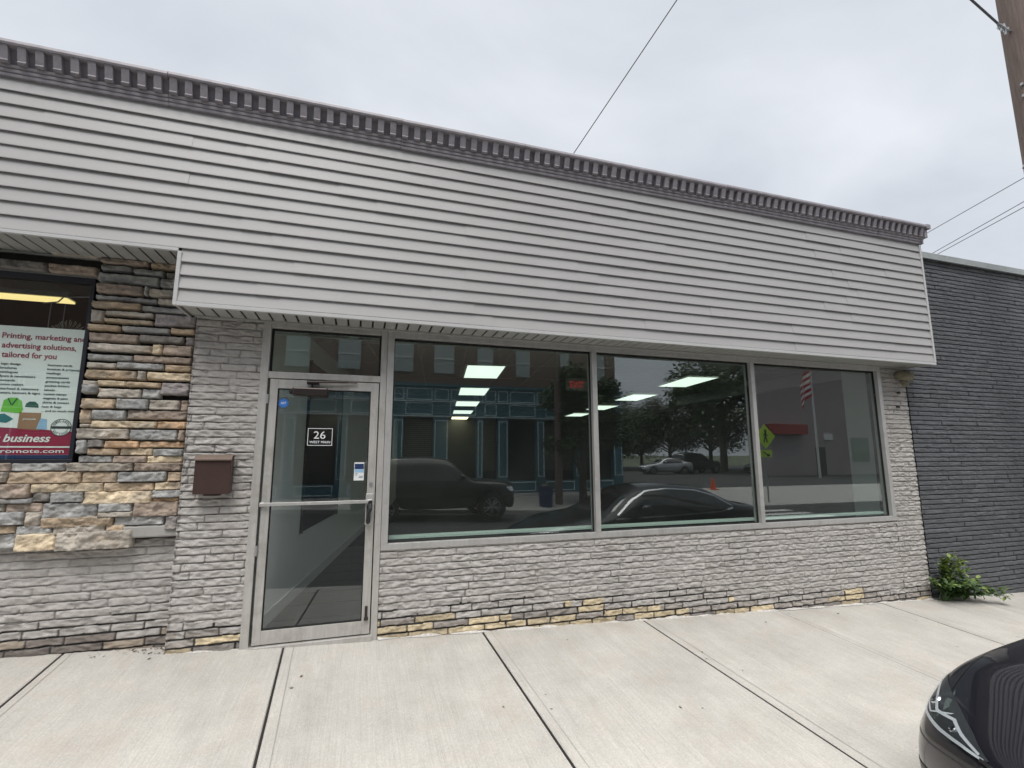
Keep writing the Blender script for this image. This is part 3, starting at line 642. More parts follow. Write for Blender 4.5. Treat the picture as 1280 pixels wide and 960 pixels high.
Rc=['business cards','invoices & proposals','mailings','announcements','greeting cards','pocket folders','labels','custom stamps','magnets & pens','shirts & sweats','hats & bags','... and so much more']
for i,s in enumerate(Lc): z=2.243-.0325*i; text('service_list',s,-2.688,-2.688+.0113*len(s),z,.0165,y_,'ink',po,.004)
for i,s in enumerate(Rc): z=2.246-.0333*i; text('service_list',s,-2.394+.0010*i*0,-2.394+.0113*len(s),z,.0165,y_,'ink',po,.004)
text('slogan','your business',-2.80,-2.312,1.645,.058,y_,'sign_white',po,.02,.25)
text('web_address','handpromote.com'[3:],-2.69,-2.215,1.560,.030,y_,'sign_white',po,.01)
mb=MB()   # shirt
mb.prism([(-2.645,1.875),(-2.52,1.865),(-2.51,1.90),(-2.525,1.96),(-2.555,1.985),(-2.60,1.985),(-2.635,1.965)],'y',y_,y_+.0015); mb.build('shirt_picture','green',po)
mb=MB()
for a,b,c,d in ((-2.61,1.98,-2.585,1.93),(-2.555,1.98,-2.58,1.93)): mb.tube([(a,y_-.001,b),(c,y_-.001,d)],.004,5)
mb.build('shirt_collar','darkgreen',po)
mb=MB(); mb.prism([(-2.50,1.915),(-2.415,1.910),(-2.418,1.935),(-2.44,1.958),(-2.475,1.958),(-2.495,1.94)],'y',y_,y_+.0015); mb.build('cap_picture','darkgreen',po)
mb=MB(); mb.prism([(-2.528,1.745),(-2.392,1.735),(-2.392,1.87),(-2.528,1.872)],'y',y_,y_+.0015); mb.build('bag_picture','kraft',po)
mb=MB(); mb.prism([(-2.41,1.745),(-2.345,1.74),(-2.35,1.82),(-2.39,1.83)],'y',y_-.001,y_+.0005); mb.build('calendar_picture','skyblue',po)
text('bag_mark','promote',-2.50,-2.42,1.815,.014,y_-.001,'sign_white',po,.01)
mb=MB(); mb.prism([(-2.70,1.80),(-2.60,1.79),(-2.56,1.82),(-2.62,1.86),(-2.69,1.85)],'y',y_,y_+.0015); mb.build('pen_picture','teal',po)
mb=MB()
for r0,r1 in ((.068,.063),(.046,.043)):
    for k in range(36):
        a=2*math.pi*k/36; b=2*math.pi*(k+1)/36; mb.add([(-2.253+r0*math.cos(t),y_-.001,1.758+r0*math.sin(t)) for t in (a,b)]+[(-2.253+r1*math.cos(t),y_-.001,1.758+r1*math.sin(t)) for t in (b,a)],[(0,1,2,3)])
mb.box(-2.315,-2.190,y_-.0012,y_-.0004,1.748,1.768); mb.build('stamp_emblem','ink',po)
disc(MB(),-2.253,1.758,y_-.0002,.066).build('stamp_ground','sign_white',po)
for s,cz,sg in (('THINK LOCAL',1.758,1),('BUY LOCAL',1.758,-1)):
    n_=len(s)
    for i,ch in enumerate(s):
        if ch==' ': continue
        a=R(90)-sg*(i-(n_-1)/2)*R(14) if sg>0 else R(-90)+(i-(n_-1)/2)*R(14)
        cx=-2.253+.0545*math.cos(a); cz_=1.758+.0545*math.sin(a); text('stamp_lettering',ch,cx-.0045,cx+.0045,cz_-.006,.011,y_-.0012,'ink',po,.02)
# hidden thing the poster hides: old shop interior
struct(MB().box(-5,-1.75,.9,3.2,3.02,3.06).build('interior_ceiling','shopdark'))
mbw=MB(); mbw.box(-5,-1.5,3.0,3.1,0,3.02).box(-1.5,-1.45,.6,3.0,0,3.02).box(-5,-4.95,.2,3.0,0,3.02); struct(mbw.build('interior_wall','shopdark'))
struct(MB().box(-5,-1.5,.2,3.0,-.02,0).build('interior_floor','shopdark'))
lf=thing('tube_light','warm yellow fluorescent fixture glowing on the ceiling inside the old shop window','light',(-2.8,.7,2.9))
MB().box(-3.9,-2.52,.50,.64,2.90,2.915).build('diffuser','warmtube',lf); MB().box(-3.92,-2.50,.48,.66,2.916,2.96).build('housing','galv',lf)
mb=MB(); rg=random.Random(6)
wr=thing('pleated_rosette','round pleated pale fabric rosette hanging inside the old shop window','decoration',(-2.45,.42,2.55))
for k in range(44):
    a=2*math.pi*k/44; da=.055; cx,cz=-2.43,2.56; r=.13+rg.uniform(-.015,.015)
    mb.add([(cx+.045*math.cos(a),.40,cz+.045*math.sin(a)),(cx+r*math.cos(a-da),.40+.012*(k%2),cz+r*math.sin(a-da)),(cx+r*math.cos(a+da),.41+.012*(k%2),cz+r*math.sin(a+da))],[(0,1,2)])
mb.build('pleats','tulle',wr)
mb=MB()
for x in (-2.62,-2.52,-2.32): mb.tube([(x,.5,2.0),(x,.5,2.86)],.004,6)
mb.tube([(-3.2,.5,2.62),(-2.2,.5,2.62)],.004,6); mb.tube([(-2.65,.45,2.84),(-2.55,.45,2.86),(-2.5,.42,2.90),(-2.3,.42,2.92)],.006,6)
meta(mb.build('display_rack','galv'),'thin wire display rack standing inside the old shop window','rack')

# ================================================================= NEIGHBOUR
nb=thing('slate_brick_building','dark slate painted brick building with pale metal coping at right','building',(9,0,-.3))
join('brick_wall',[brick_patch(7.135,11.2,-.62,4.40,.02,.018,31,'dark',lambda x:zsw(x,0),jd=.016,lmin=.25,lmax=.42,amp=.0055)],'darkbrick',nb)
mb=MB().box(11.2,26,.02,.3,-.9,4.40,(.072,.082,.096)).box(7.14,11.2,.06,.3,-.9,4.38,(.03,.03,.03)).box(25.8,26,.3,14,-.9,4.4,(.072,.082,.096)); mb.build('side_wall','darkbrick',nb)
mb=MB(); x=7.10
for L in (1.55,3.0,3.0,3.0,3.0,3.0,2.4):
    mb.prism([(-.04,4.375),(-.045,4.465),(-.03,4.475),(.34,4.505),(.34,4.49),(.30,4.40),(-.02,4.40)],'x',x+.002,min(x+L,26)-.002); x+=L
mb.build('coping','coping',nb,.002)
box('roof','roof',(7.2,26,.32,14,4.38,4.42),nb,0)

# ================================================================= INTERIOR
U=Vector((.158,.987,0)).normalized(); Nn=Vector((U.y,-U.x,0))
def isl(name,m,o,a0,a1,b0,b1,z0,z1,mbx=None):   # box in the skewed room frame: a along U, b along Nn
    mbx=mbx or MB(); O=Vector(o)
    c=[O+U*a+Nn*b for a,b in ((a0,b0),(a1,b0),(a1,b1),(a0,b1))]
    mbx.add([(p.x,p.y,z0) for p in c]+[(p.x,p.y,z1) for p in c],[(0,1,2,3),(4,5,6,7),(0,1,5,4),(1,2,6,5),(2,3,7,6),(3,0,4,7)])
    return mbx
CEIL=2.905
O1=(-.80,.11,0)
struct(isl('w','',O1,0,13.5,-.12,.0,-.1,3.0).build('interior_wall','wallwhite'))
struct(isl('b','',O1,0,13.5,.001,.016,.02,.14).build('baseboard','base'))
O2=(6.98,.17,0)
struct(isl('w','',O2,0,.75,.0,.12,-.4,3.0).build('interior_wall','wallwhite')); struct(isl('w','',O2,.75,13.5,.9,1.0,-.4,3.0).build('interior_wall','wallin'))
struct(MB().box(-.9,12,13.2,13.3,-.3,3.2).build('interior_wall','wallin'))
# cross partitions that break the long room
struct(MB().box(-1.2,12,.11,13.2,-.03,.016).build('interior_floor','carpet'))
mb=MB()
for i in range(5):
    for j in range(9): mb.box(-.95+i*.46,-.95+i*.46+.452,.115+j*.46,.115+j*.46+.452,.016,.024)
struct(mb.build('floor_tiles','floortile')); 
struct(MB().box(-.98,1.36,.113,4.27,.0161,.020).build('tile_grout','grout'))
# ceiling with openings for troffers is a sheet; fixtures hang 5 mm below it
struct(MB().box(-1.2,12,.105,13.2,CEIL,CEIL+.06).build('interior_ceiling','ceil'))
mb=MB()
for k in range(-2,20):
    isl('', '',(-.8,.11,0),max(0,k*.61*.17)+.03,13.2,k*.61,k*.61+.022,CEIL-.006,CEIL-.001,mb)
for k in range(0,11):
    isl('', '',(-.8,.11,0),k*1.22+1.45,k*1.22+1.472,0,7.6,CEIL-.0068,CEIL-.0012,mb)
struct(mb.build('ceiling_grid',mat('grid_metal',(.50,.48,.44),.6)))
def troffer(cx,cy,lab,warm=False):
    t=thing('ceiling_light',lab,'ceiling light',(cx,cy,CEIL-.02),'recessed ceiling lights inside the shop')
    O=(cx,cy,0); a=isl('','',O,0,1.18,-.29,.29,CEIL-.016,CEIL-.009); a.build('diffuser','trofferwarm' if warm else 'troffer',t)
    b=MB(); isl('','',O,-.02,.0,-.31,.31,CEIL-.018,CEIL-.007,b); isl('','',O,1.18,1.20,-.31,.31,CEIL-.018,CEIL-.007,b); isl('','',O,0,1.18,-.31,-.29,CEIL-.018,CEIL-.007,b); isl('','',O,0,1.18,.29,.31,CEIL-.018,CEIL-.007,b)
    b.build('frame','base',t)
ordn=['nearest','second','third','fourth','fifth','sixth']
for i in range(5):
    p=Vector((1.80,2.41,0))+U*2.44*i
    troffer(p.x,p.y,f'lit panel in the left row of shop ceiling lights, {ordn[i]} from the window'+(', warm yellow' if i==4 else ''),i==4)
for i in range(4):
    p=Vector((5.72,2.36,0))+U*2.44*i
    troffer(p.x,p.y,f'lit panel in the right row of shop ceiling lights, {ordn[i]} from the window')
ex=thing('exit_sign','red EXIT sign hanging inside behind the left window pane','exit sign',(3.5,2.8,2.6))
box('housing','exitbox',(3.30,3.68,2.80,2.85,2.62,2.84),ex,.006)
text('exit_lettering','EXIT',3.36,3.62,2.67,.115,2.798,'exitred',ex,.0)
sd=MB(); sd.tube([(-.12,1.1,CEIL-.01),(-.12,1.1,CEIL-.04)],[.07,.055],20); meta(sd.build('smoke_detector','base'),'round white smoke detector on the hall ceiling above the door','smoke detector')
pn=thing('opening_panel','tall dark navy panel standing in for a dark opening in the white hall wall, seen through the glass door','panel',(-.5,1.5,.7))
O3=Vector((-.80,.11,0))  # framed dark board stands in for a dark opening to the next room
isl('','',O3,1.32,3.15,.002,.030,.70,2.62).build('panel_face',mat('dark_navy_opening',(.008,.012,.022),.35),pn)
pf=MB(); isl('','',O3,1.30,1.32,.001,.034,.68,2.64,pf); isl('','',O3,3.15,3.17,.001,.034,.68,2.64,pf); pf.build('panel_frame','plastic',pn)

# ================================================================= VEGETATION
def leafquad(mb,p,d,up,L,W):
    d=d.normalized(); s=d.cross(up).normalized(); u=s.cross(d)
    mb.add([p,p+d*L*.35+s*W+u*W*.25,p+d*L*.7+s*W*.8+u*W*.1,p+d*L-u*L*.12,p+d*L*.7-s*W*.8+u*W*.1,p+d*L*.35-s*W+u*W*.25,p+d*L*.5-u*.0],[(0,1,6,5),(1,2,6),(2,3,6),(3,4,6),(4,5,6)])
wd=thing('weed_plant','bushy green weed growing from the crack between the two buildings','plant',(7.12,-.03,zsw(7.12)))
rg=random.Random(12); A=MB();B=MB();T=MB()
base=Vector((7.13,-.03,zsw(7.13)))
for k in range(34):
    hx=rg.uniform(-.12,.78); 
    hz=(.52-.55*max(0,hx-.1)) * rg.uniform(.35,1.0); 
    if k<4: hx=rg.uniform(-.02,.12); hz=rg.uniform(.42,.62)
    if k in(4,5): hx=-.16; hz=.26
    hy=rg.uniform(-.34,.0); tip=base+Vector((hx,hy,hz)); mid=base+Vector((hx*.35,hy*.4,hz*.75+.05))
    b0=base+Vector((rg.uniform(-.02,.2),rg.uniform(-.08,0),.0)); pts=[]
    for i in range(9):
        t=i/8; pts.append(b0*(1-t)**2+mid*2*t*(1-t)+tip*t*t)
    T.tube(pts,[.005*(1-.7*i/8) for i in range(9)],5)
    for i in range(2,9):
        for sgn in(-1,1):
            for q in range(2):
                d=(pts[i]-pts[i-1]).normalized(); side=Vector((rg.uniform(-1,1),rg.uniform(-1,.4),rg.uniform(-.5,.5)))*.9
                dd=(d*.5+side*sgn).normalized(); L=rg.uniform(.05,.10)
                leafquad(B if (k<4 or (i>6 and rg.random()<.5)) else A, pts[i]-d*rg.uniform(0,.04), dd, Vector((rg.uniform(-.3,.3),rg.uniform(-.4,.1),1)), L, L*.24)
T.build('stem','leaf',wd); A.build('foliage','leaf',wd); B.build('young_foliage','leafyel',wd)
def tree(name,loc,h,r,seed,leafm,label,nl=11000):
    t=thing(name,label,'tree',loc,'trees across the street'); rg=random.Random(seed); L0=Vector(loc); T=MB(); F_=MB()
    T.tube([L0,L0+Vector((.05,0,h*.3)),L0+Vector((.0,.1,h*.6)),L0+Vector((.1,0,h*.85))],[h*.03,h*.024,h*.016,h*.006],9)
    cl=[]
    for k in range(26):
        a=rg.uniform(0,6.28); z=h*rg.uniform(.35,.95); rr=r*math.sqrt(max(.05,1-((z/h-.62)/.42)**2))*rg.uniform(.4,.95)
        p=L0+Vector((rr*math.cos(a),rr*math.sin(a),z)); cl.append((p,r*rg.uniform(.25,.45))); T.tube([L0+Vector((0,0,z*.6)),(L0+Vector((0,0,z*.75))+p)/2,p],[h*.012,h*.008,h*.003],6)
    for i in range(nl):
        p,q=rg.choice(cl); v=Vector((rg.gauss(0,1),rg.gauss(0,1),rg.gauss(0,.8))).normalized()*q*rg.uniform(.4,1.05)
        s=h*.017*rg.uniform(.6,1.4); d=Vector((rg.uniform(-1,1),rg.uniform(-1,1),rg.uniform(-.6,.4))).normalized(); e=d.cross(Vector((rg.uniform(-1,1),rg.uniform(-1,1),1))).normalized()
        c=p+v; F_.add([c-d*s,c+e*s*.6,c+d*s,c-e*s*.6],[(0,1,2,3)])
    T.build('trunk','bark',t); F_.build('crown',leafm,t); return t
for (nm,x,y,h,r,s,m_,lab) in (
    ('shade_tree',35.0,-35.5,13,5.6,1,'treeleaf','tall spreading tree at the right end of the parking lot'),
    ('shade_tree',36.2,-46,8.2,4.4,2,'treeleafb','olive green tree behind the parked cars, second from the right'),
    ('shade_tree',32.2,-46,7.0,4.2,3,'treeleaf','low round dark green tree in the middle of the parking lot row'),
    ('shade_tree',28.6,-45,6.2,4.0,4,'treeleaf','low green tree beside the blue shop corner'),
    ('shade_tree',33,-56,9,6,5,'treeleaf','dark green tree set back behind the parking lot row'),
    ('street_tree',8.6,-13.2,5.6,1.5,6,'treeleaf','slender street tree in front of the blue shop'),
    ('shade_tree',40.5,-44,9,5,7,'treeleafb','broad olive tree next to the mauve building')):
    tree(nm,(x,y,-.4 if y>-16 else -.1),h,r,s,m_,lab)

# ================================================================= POLES AND WIRES
def pole(loc,h,r,label,straps=()):
    p=thing('utility_pole',label,'utility pole',loc); L0=Vector(loc); n=24; K=14; vs=[]; fs=[]
    for j in range(K+1):
        z=h*j/K
        for k in range(n):
            a=2*math.pi*k/n; rr=r*(1-.25*j/K)*(1+.03*noise.noise(Vector((math.cos(a)*2,math.sin(a)*2,z*.4)))); vs.append(L0+Vector((rr*math.cos(a),rr*math.sin(a),z)))
    fs=[(j*n+k,j*n+(k+1)%n,(j+1)*n+(k+1)%n,(j+1)*n+k) for j in range(K) for k in range(n)]+[tuple(range(K*n,K*n+n))]
    MB().add(vs,fs).build('shaft','wood',p,smooth=True)
    for z in straps:
        q=MB(); rr=r*(1-.25*z/h)*1.05
        vs=[]
        for k in range(25):
            a=2*math.pi*k/24; vs+=[L0+Vector((rr*math.cos(a),rr*math.sin(a),z+.05*math.cos(a+.6))),L0+Vector((rr*math.cos(a),rr*math.sin(a),z+.018+.05*math.cos(a+.6)))]
        q.add(vs,[(2*k,2*k+2,2*k+3,2*k+1) for k in range(24)]); q.build('strap','whitestrap',p)
    return p
PX,PYY=9.05,-.85
p1=pole((PX,PYY,zsw(9,-.85)-.1),12.6,.20,'weathered brown wooden utility pole with white straps at upper right, near curb',(6.20,5.90))
mb=MB()
for z in (6.8,6.62): MB().tube([(PX-.12,PYY-.03,z),(PX-.20,PYY-.03,z)],.02,8).build('bolt','galv',p1)
mb.tube([(PX-.16,PYY+.0,7.69),(PX-.32,PYY,7.69)],.018,8); mb.tube([(PX-.3,PYY,7.60),(PX-.3,PYY,7.78)],.014,8)
for k in range(3): mb.tube([(PX-.26-.07*k,PYY,7.69+.006*k),(PX-.275-.07*k,PYY,7.692+.006*k)],.036,10)
mb.tube([(PX-.25,PYY,7.69),(PX-.5,PYY-.02,7.715)],.016,8); mb.tube([(PX-.42,PYY,7.64),(PX-.48,PYY,7.76)],.008,6)
mb.build('dead_end_clamp','galv',p1)
p2=pole((7.45,-12.9,-.5),14.8,.15,'dark wooden utility pole on the far sidewalk by the blue shop')
p3=pole((16.9,-1.5,-.6),10.5,.16,'wooden utility pole farther along the near curb')
def wire(pts,r,label,sag=.15):
    a,b=Vector(pts[0]),Vector(pts[1]); P=[a.lerp(b,i/16)-Vector((0,0,sag*4*(i/16)*(1-i/16))) for i in range(17)]
    o=MB().tube(P,r,6).build('overhead_wire','wire'); return meta(o,label,'wire','overhead wires')
wire([(2.20,4.6,4.80),(7.60,-12.9,14.2)],.007,'single thin wire rising steeply from the shop roof into the sky at top centre',.0)
ms=MB().tube([(2.20,4.6,4.5),(2.20,4.6,4.85)],.02,8).build('service_mast','galv'); meta(ms,'short steel service mast on the shop roof where the steep wire ends','mast')
wire([(PX-.5,PYY-.02,7.715),(-24,-5.0,10.6)],.015,'wire running up and left from the clamp on the near utility pole',.0)
def seg(a,b,y0,y1):  # straight wire through two measured points, extended to y0 and y1
    a,b=Vector(a),Vector(b); d=b-a
    return a+d*((y0-a.y)/d.y), a+d*((y1-a.y)/d.y)
for (B_,A_,lab) in (((17.49,3,9.23),(18.3,6,9.07),'upper thin wire crossing the sky above the slate building'),((17.30,3,8.48),(18.39,6,8.33),'middle wire of the three above the slate building coping'),((17.26,3,8.31),(18.7,6,8.36),'lowest wire of the three above the slate building coping')):
    e=seg(B_,A_,-1.3,26); wire(e,.010,lab,.0)

# ================================================================= CARS
def carbody(st, K=8):
    """st: stations (x, bend, [(halfwidth,z)*8]) -> symmetric subdivided cage"""
    bm=bmesh.new(); rings=[]
    for (x,bend,pts) in [q[:3] for q in st]:
        wm=max(p[0] for p in pts); r=[]
        for (w,z) in pts: r.append(bm.verts.new((x+bend*(w/.92)**2.2, w, z)))
        rings.append(r)
    left=[[None if st[i][2][k][0]==0 else bm.verts.new((v.co.x,-v.co.y,v.co.z)) for k,v in enumerate(r)] for i,r in enumerate(rings)]
    for i in range(len(rings)-1):
        for k in range(len(rings[0])-1):
            for side in (0,1):
                g=lambda a,b:(rings[a][b] if side==0 or left[a][b] is None else left[a][b])
                vs=[g(i,k),g(i+1,k),g(i+1,k+1),g(i,k+1)]
                f=bm.faces.new(vs if side==0 else vs[::-1]); f.material_index=0
                if st[i][3:] : 
                    m_=st[i][3].get(k,0); f.material_index=m_
    for i in (0,len(rings)-1):
        for side in (0,1):
            g=lambda b:(rings[i][b] if side==0 or left[i][b] is None else left[i][b])
            for q in ((0,1,6,7),(1,2,5,6),(2,3,4,5)): bm.faces.new([g(j) for j in q])
    bmesh.ops.remove_doubles(bm,verts=bm.verts[:],dist=1e-4); bmesh.ops.recalc_face_normals(bm,faces=bm.faces[:])
    return bm
def subdivide(bm,lv):
    me=bpy.data.meshes.new('t'); bm.to_mesh(me); bm.free(); o=bpy.data.objects.new('t',me); C.objects.link(o)
    s=o.modifiers.new('s','SUBSURF'); s.levels=lv; s.render_levels=lv; bpy.context.view_layer.update()
    m2=bpy.data.meshes.new_from_object(o.evaluated_get(bpy.context.evaluated_depsgraph_get())); bpy.data.objects.remove(o); return m2
def arch(z, c, xs, r, zb):  # raise the sill over a wheel
    return z
def wheel(parent,x,y,r,w,side,spokes=10):
    """side: +1 outward is +y"""
    T=MB(); n=40; yo=y
    prof=[(r*.70,-w*.5),(r*.90,-w*.5),(r*.985,-w*.38),(r,-w*.2),(r,w*.2),(r*.985,w*.38),(r*.90,w*.5),(r*.70,w*.5)]
    vs=[(x+a*math.cos(2*math.pi*k/n),y+b,r+a*math.sin(2*math.pi*k/n)) for k in range(n) for a,b in prof]; m=len(prof)
    T.add(vs,[(k*m+j,((k+1)%n)*m+j,((k+1)%n)*m+j+1,k*m+j+1) for k in range(n) for j in range(m-1)])
    tw=T.build('wheel','rubber',parent,smooth=True)
    Rm=MB(); f=y+side*w*.42; b=y+side*w*.20
    for k in range(n):
        a0=2*math.pi*k/n; a1=2*math.pi*(k+1)/n
        for r0,r1,y0,y1 in ((r*.72,r*.66,f,f),(r*.66,r*.64,f,y-side*w*.4)):
            Rm.add([(x+r0*math.cos(a0),y0,r+r0*math.sin(a0)),(x+r0*math.cos(a1),y0,r+r0*math.sin(a1)),(x+r1*math.cos(a1),y1,r+r1*math.sin(a1)),(x+r1*math.cos(a0),y1,r+r1*math.sin(a0))],[(0,1,2,3)])
    for k in range(spokes):
        a=2*math.pi*k/spokes+(.12 if k%2 else -.12)
        Rm.tube([(x+r*.1*math.cos(a),b+side*.03,r+r*.1*math.sin(a)),(x+r*.67*math.cos(a),f-side*.01,r+r*.67*math.sin(a))],[.022,.016],6)
    Rm.tube([(x,b,r),(x,b+side*.05,r)],r*.16,12)
    Rm.build('rim','rim',tw)
    D=MB(); D.tube([(x,y,r),(x,y+side*.02,r)],r*.6,24); D.build('brake_disc','plastic',tw)
def ringpts(zb,sw,lw,lz,mw,mz,sw2,sz,rw,rz,tw,tz,cz): return [(0,zb),(sw,zb),(lw,lz),(mw,mz),(sw2,sz),(rw,rz),(tw,tz),(0,cz)]
def make_car(name,label,kind,paint,group=None):
    root=thing(name,label,'car',(0,0,0),group)
    if kind=='sedan':
        A=lambda x,b,zb,lz,mw,mz,sw2,sz,rw,rz,tw,tz,cz,mt={}: (x,b,ringpts(zb,mw*.86 if mw>.5 else mw*.9,mw*.97,lz,mw,mz,sw2,sz,rw,rz,tw,tz,cz),mt)
        st=[A(.00,.38,.24,.34,.84,.44,.80,.55,.66,.60,.36,.62,.63),
            A(.05,.40,.20,.32,.90,.46,.87,.60,.74,.665,.40,.68,.69),
            A(.16,.38,.19,.32,.925,.50,.90,.64,.80,.715,.44,.735,.745),
            A(.42,.25,.18,.32,.93,.54,.915,.71,.84,.79,.50,.81,.815),
            A(.62,.12,.42,.50,.925,.58,.915,.75,.83,.835,.50,.85,.855),
            A(.80,.06,.64,.66,.925,.70,.91,.78,.82,.87,.50,.885,.89),
            A(.98,.03,.70,.72,.925,.74,.908,.81,.81,.89,.50,.91,.915),
            A(1.16,.0,.64,.66,.925,.70,.908,.83,.80,.915,.50,.935,.94),
            A(1.34,.0,.40,.50,.925,.62,.91,.85,.79,.935,.50,.96,.965),
            A(1.52,-.04,.19,.33,.925,.60,.91,.87,.785,.95,.50,.985,.99,{5:2,6:2}),
            A(2.02,-.10,.18,.33,.925,.60,.91,.90,.68,1.24,.46,1.31,1.33,{4:1}),
            A(2.35,-.12,.18,.33,.925,.60,.91,.91,.61,1.375,.42,1.42,1.435,{4:1}),
            A(2.80,.0,.18,.33,.925,.60,.91,.92,.59,1.40,.40,1.44,1.45,{4:1}),
            A(2.86,.0,.18,.33,.925,.60,.91,.922,.59,1.40,.40,1.44,1.45,{4:1}),
            A(3.40,.05,.19,.33,.925,.60,.91,.94,.58,1.36,.40,1.40,1.41,{4:1}),
            A(3.52,.05,.40,.5,.925,.64,.91,.95,.58,1.34,.40,1.385,1.395,{4:1}),
            A(3.66,.06,.62,.66,.925,.70,.91,.96,.585,1.31,.40,1.36,1.37,{5:2,6:2}),
            A(3.84,.02,.69,.72,.925,.76,.91,.97,.60,1.24,.42,1.28,1.29,{5:2,6:2}),
            A(4.03,.0,.62,.66,.925,.72,.905,.99,.66,1.15,.46,1.17,1.18,{5:2,6:2}),
            A(4.22,-.05,.40,.5,.92,.68,.90,1.0,.74,1.075,.50,1.08,1.085),
            A(4.40,-.12,.22,.36,.915,.64,.89,.99,.76,1.06,.50,1.07,1.075),
            A(4.68,-.22,.22,.36,.90,.62,.87,.96,.75,1.05,.48,1.065,1.07),
            A(4.80,-.26,.26,.40,.87,.60,.84,.85,.70,.96,.45,.985,.99),
            A(4.84,-.26,.30,.42,.80,.58,.78,.74,.62,.82,.40,.84,.845)]
        L=4.85; wr=.345; fx_,rx_=.98,3.84; hw=.925
    else:
        A=lambda x,b,zb,lz,mw,mz,sw2,sz,rw,rz,tw,tz,cz,mt={}: (x,b,ringpts(zb,mw*.88,mw*.98,lz,mw,mz,sw2,sz,rw,rz,tw,tz,cz),mt)
        st=[A(.00,.22,.36,.45,.90,.60,.86,.84,.70,.93,.40,.95,.96),
            A(.06,.22,.32,.42,.95,.64,.93,.92,.80,1.02,.45,1.05,1.06),
            A(.30,.12,.30,.42,.98,.66,.96,.98,.86,1.09,.50,1.12,1.13),
            A(.48,.05,.50,.56,.985,.70,.965,1.0,.87,1.11,.50,1.14,1.15),
            A(.68,.0,.78,.80,.985,.86,.965,1.03,.87,1.13,.50,1.16,1.17),
            A(.90,.0,.86,.88,.985,.92,.965,1.05,.87,1.14,.50,1.17,1.18),
            A(1.12,.0,.78,.80,.985,.86,.965,1.06,.87,1.15,.50,1.18,1.19),
            A(1.32,.0,.50,.56,.985,.76,.965,1.07,.86,1.16,.50,1.19,1.20),
            A(1.52,-.03,.34,.46,.985,.74,.965,1.09,.85,1.18,.50,1.21,1.22,{5:2,6:2}),
            A(2.05,-.08,.33,.46,.985,.74,.965,1.12,.77,1.62,.52,1.72,1.74,{4:1}),
            A(2.28,-.08,.33,.46,.985,.74,.965,1.12,.73,1.76,.50,1.83,1.85,{4:1}),
            A(2.85,.0,.33,.46,.985,.74,.965,1.13,.72,1.80,.50,1.86,1.88,{4:1}),
            A(2.93,.0,.33,.46,.985,.74,.965,1.13,.72,1.80,.50,1.86,1.88,{4:1}),
            A(3.55,.0,.34,.46,.985,.74,.965,1.13,.72,1.79,.50,1.85,1.87,{4:1}),
            A(3.62,.0,.50,.56,.985,.76,.965,1.13,.72,1.79,.50,1.85,1.87,{4:1}),
            A(3.80,.0,.78,.80,.985,.86,.965,1.13,.72,1.78,.50,1.84,1.86,{4:1}),
            A(4.00,.0,.86,.88,.985,.92,.965,1.13,.72,1.77,.50,1.83,1.85,{4:1}),
            A(4.22,.0,.78,.80,.985,.86,.965,1.13,.72,1.76,.50,1.82,1.84,{4:1}),
            A(4.42,.0,.50,.56,.98,.76,.96,1.12,.72,1.75,.50,1.81,1.83),
            A(4.72,-.05,.36,.46,.975,.72,.95,1.10,.74,1.70,.50,1.77,1.78,{5:2,6:2}),
            A(4.92,-.10,.36,.46,.95,.70,.93,1.06,.82,1.16,.50,1.18,1.19),
            A(4.98,-.10,.42,.50,.90,.66,.88,.90,.76,1.0,.45,1.02,1.03)]
        L=5.0; wr=.39; fx_,rx_=.90,4.0; hw=.985
    bm=carbody(st); me=subdivide(bm,3)
    # body vertices + BVH
    vs=[v.co.copy() for v in me.vertices]; polys=[tuple(p.vertices) for p in me.polygons]; bvh=BVHTree.FromPolygons(vs,polys)
    groups={0:[],1:[],2:[]}
    for p in me.polygons: groups[p.material_index].append(tuple(p.vertices))
    names={0:('body',paint),1:('side_window','carglass'),2:('windscreen','carglass')}
    # split windscreen front/rear, side windows left/right
    def emit(nm,m_,faces,off=0.):
        if not faces: return None
        used=sorted({i for f in faces for i in f}); mp={i:k for k,i in enumerate(used)}
        return rawmesh(nm,[vs[i] for i in used],[tuple(mp[i] for i in f) for f in faces],m_,root,None,True)
    cx=lambda f:sum((vs[i] for i in f),Vector())/len(f)
    emit('body',paint,groups[0])
    emit('side_window','carglass',[f for f in groups[1] if cx(f).y>0]); emit('side_window','carglass',[f for f in groups[1] if cx(f).y<0])
    emit('windscreen','carglass',[f for f in groups[2] if cx(f).x<L*.5]); emit('rear_window','carglass',[f for f in groups[2] if cx(f).x>L*.5])
    # patches laid on the body surface
    def hit(p,d):
        h=bvh.ray_cast(Vector(p),Vector(d).normalized()); return h[0],h[1]
    def patch(nm,m_,top,bot,dirf,lift=.004,nu=24,nv=8,parent=None,shrink=0.):
        """top/bot: polylines of (y,z) or (x,z) origins given as 3D start points; dirf: ray direction"""
        def samp(pl,t):
            n=len(pl)-1; a=min(int(t*n),n-1); u=t*n-a; return Vector(pl[a]).lerp(Vector(pl[a+1]),u)
        V=[];ok=True
        for j in range(nv+1):
            for i in range(nu+1):
                u=i/nu; v=j/nv; p=samp(bot,u).lerp(samp(top,u),v); d=dirf(p); h,nn=hit(p,d)
                if h is None: h=p+Vector(d).normalized()*1.0; nn=-Vector(d).normalized()
                V.append(h+nn*lift if nn.dot(Vector(d))<0 else h-nn*lift)
        n=nu+1; F=[(j*n+i,j*n+i+1,(j+1)*n+i+1,(j+1)*n+i) for j in range(nv) for i in range(nu)]
        return rawmesh(nm,V,F,m_,parent or root,None,True),V
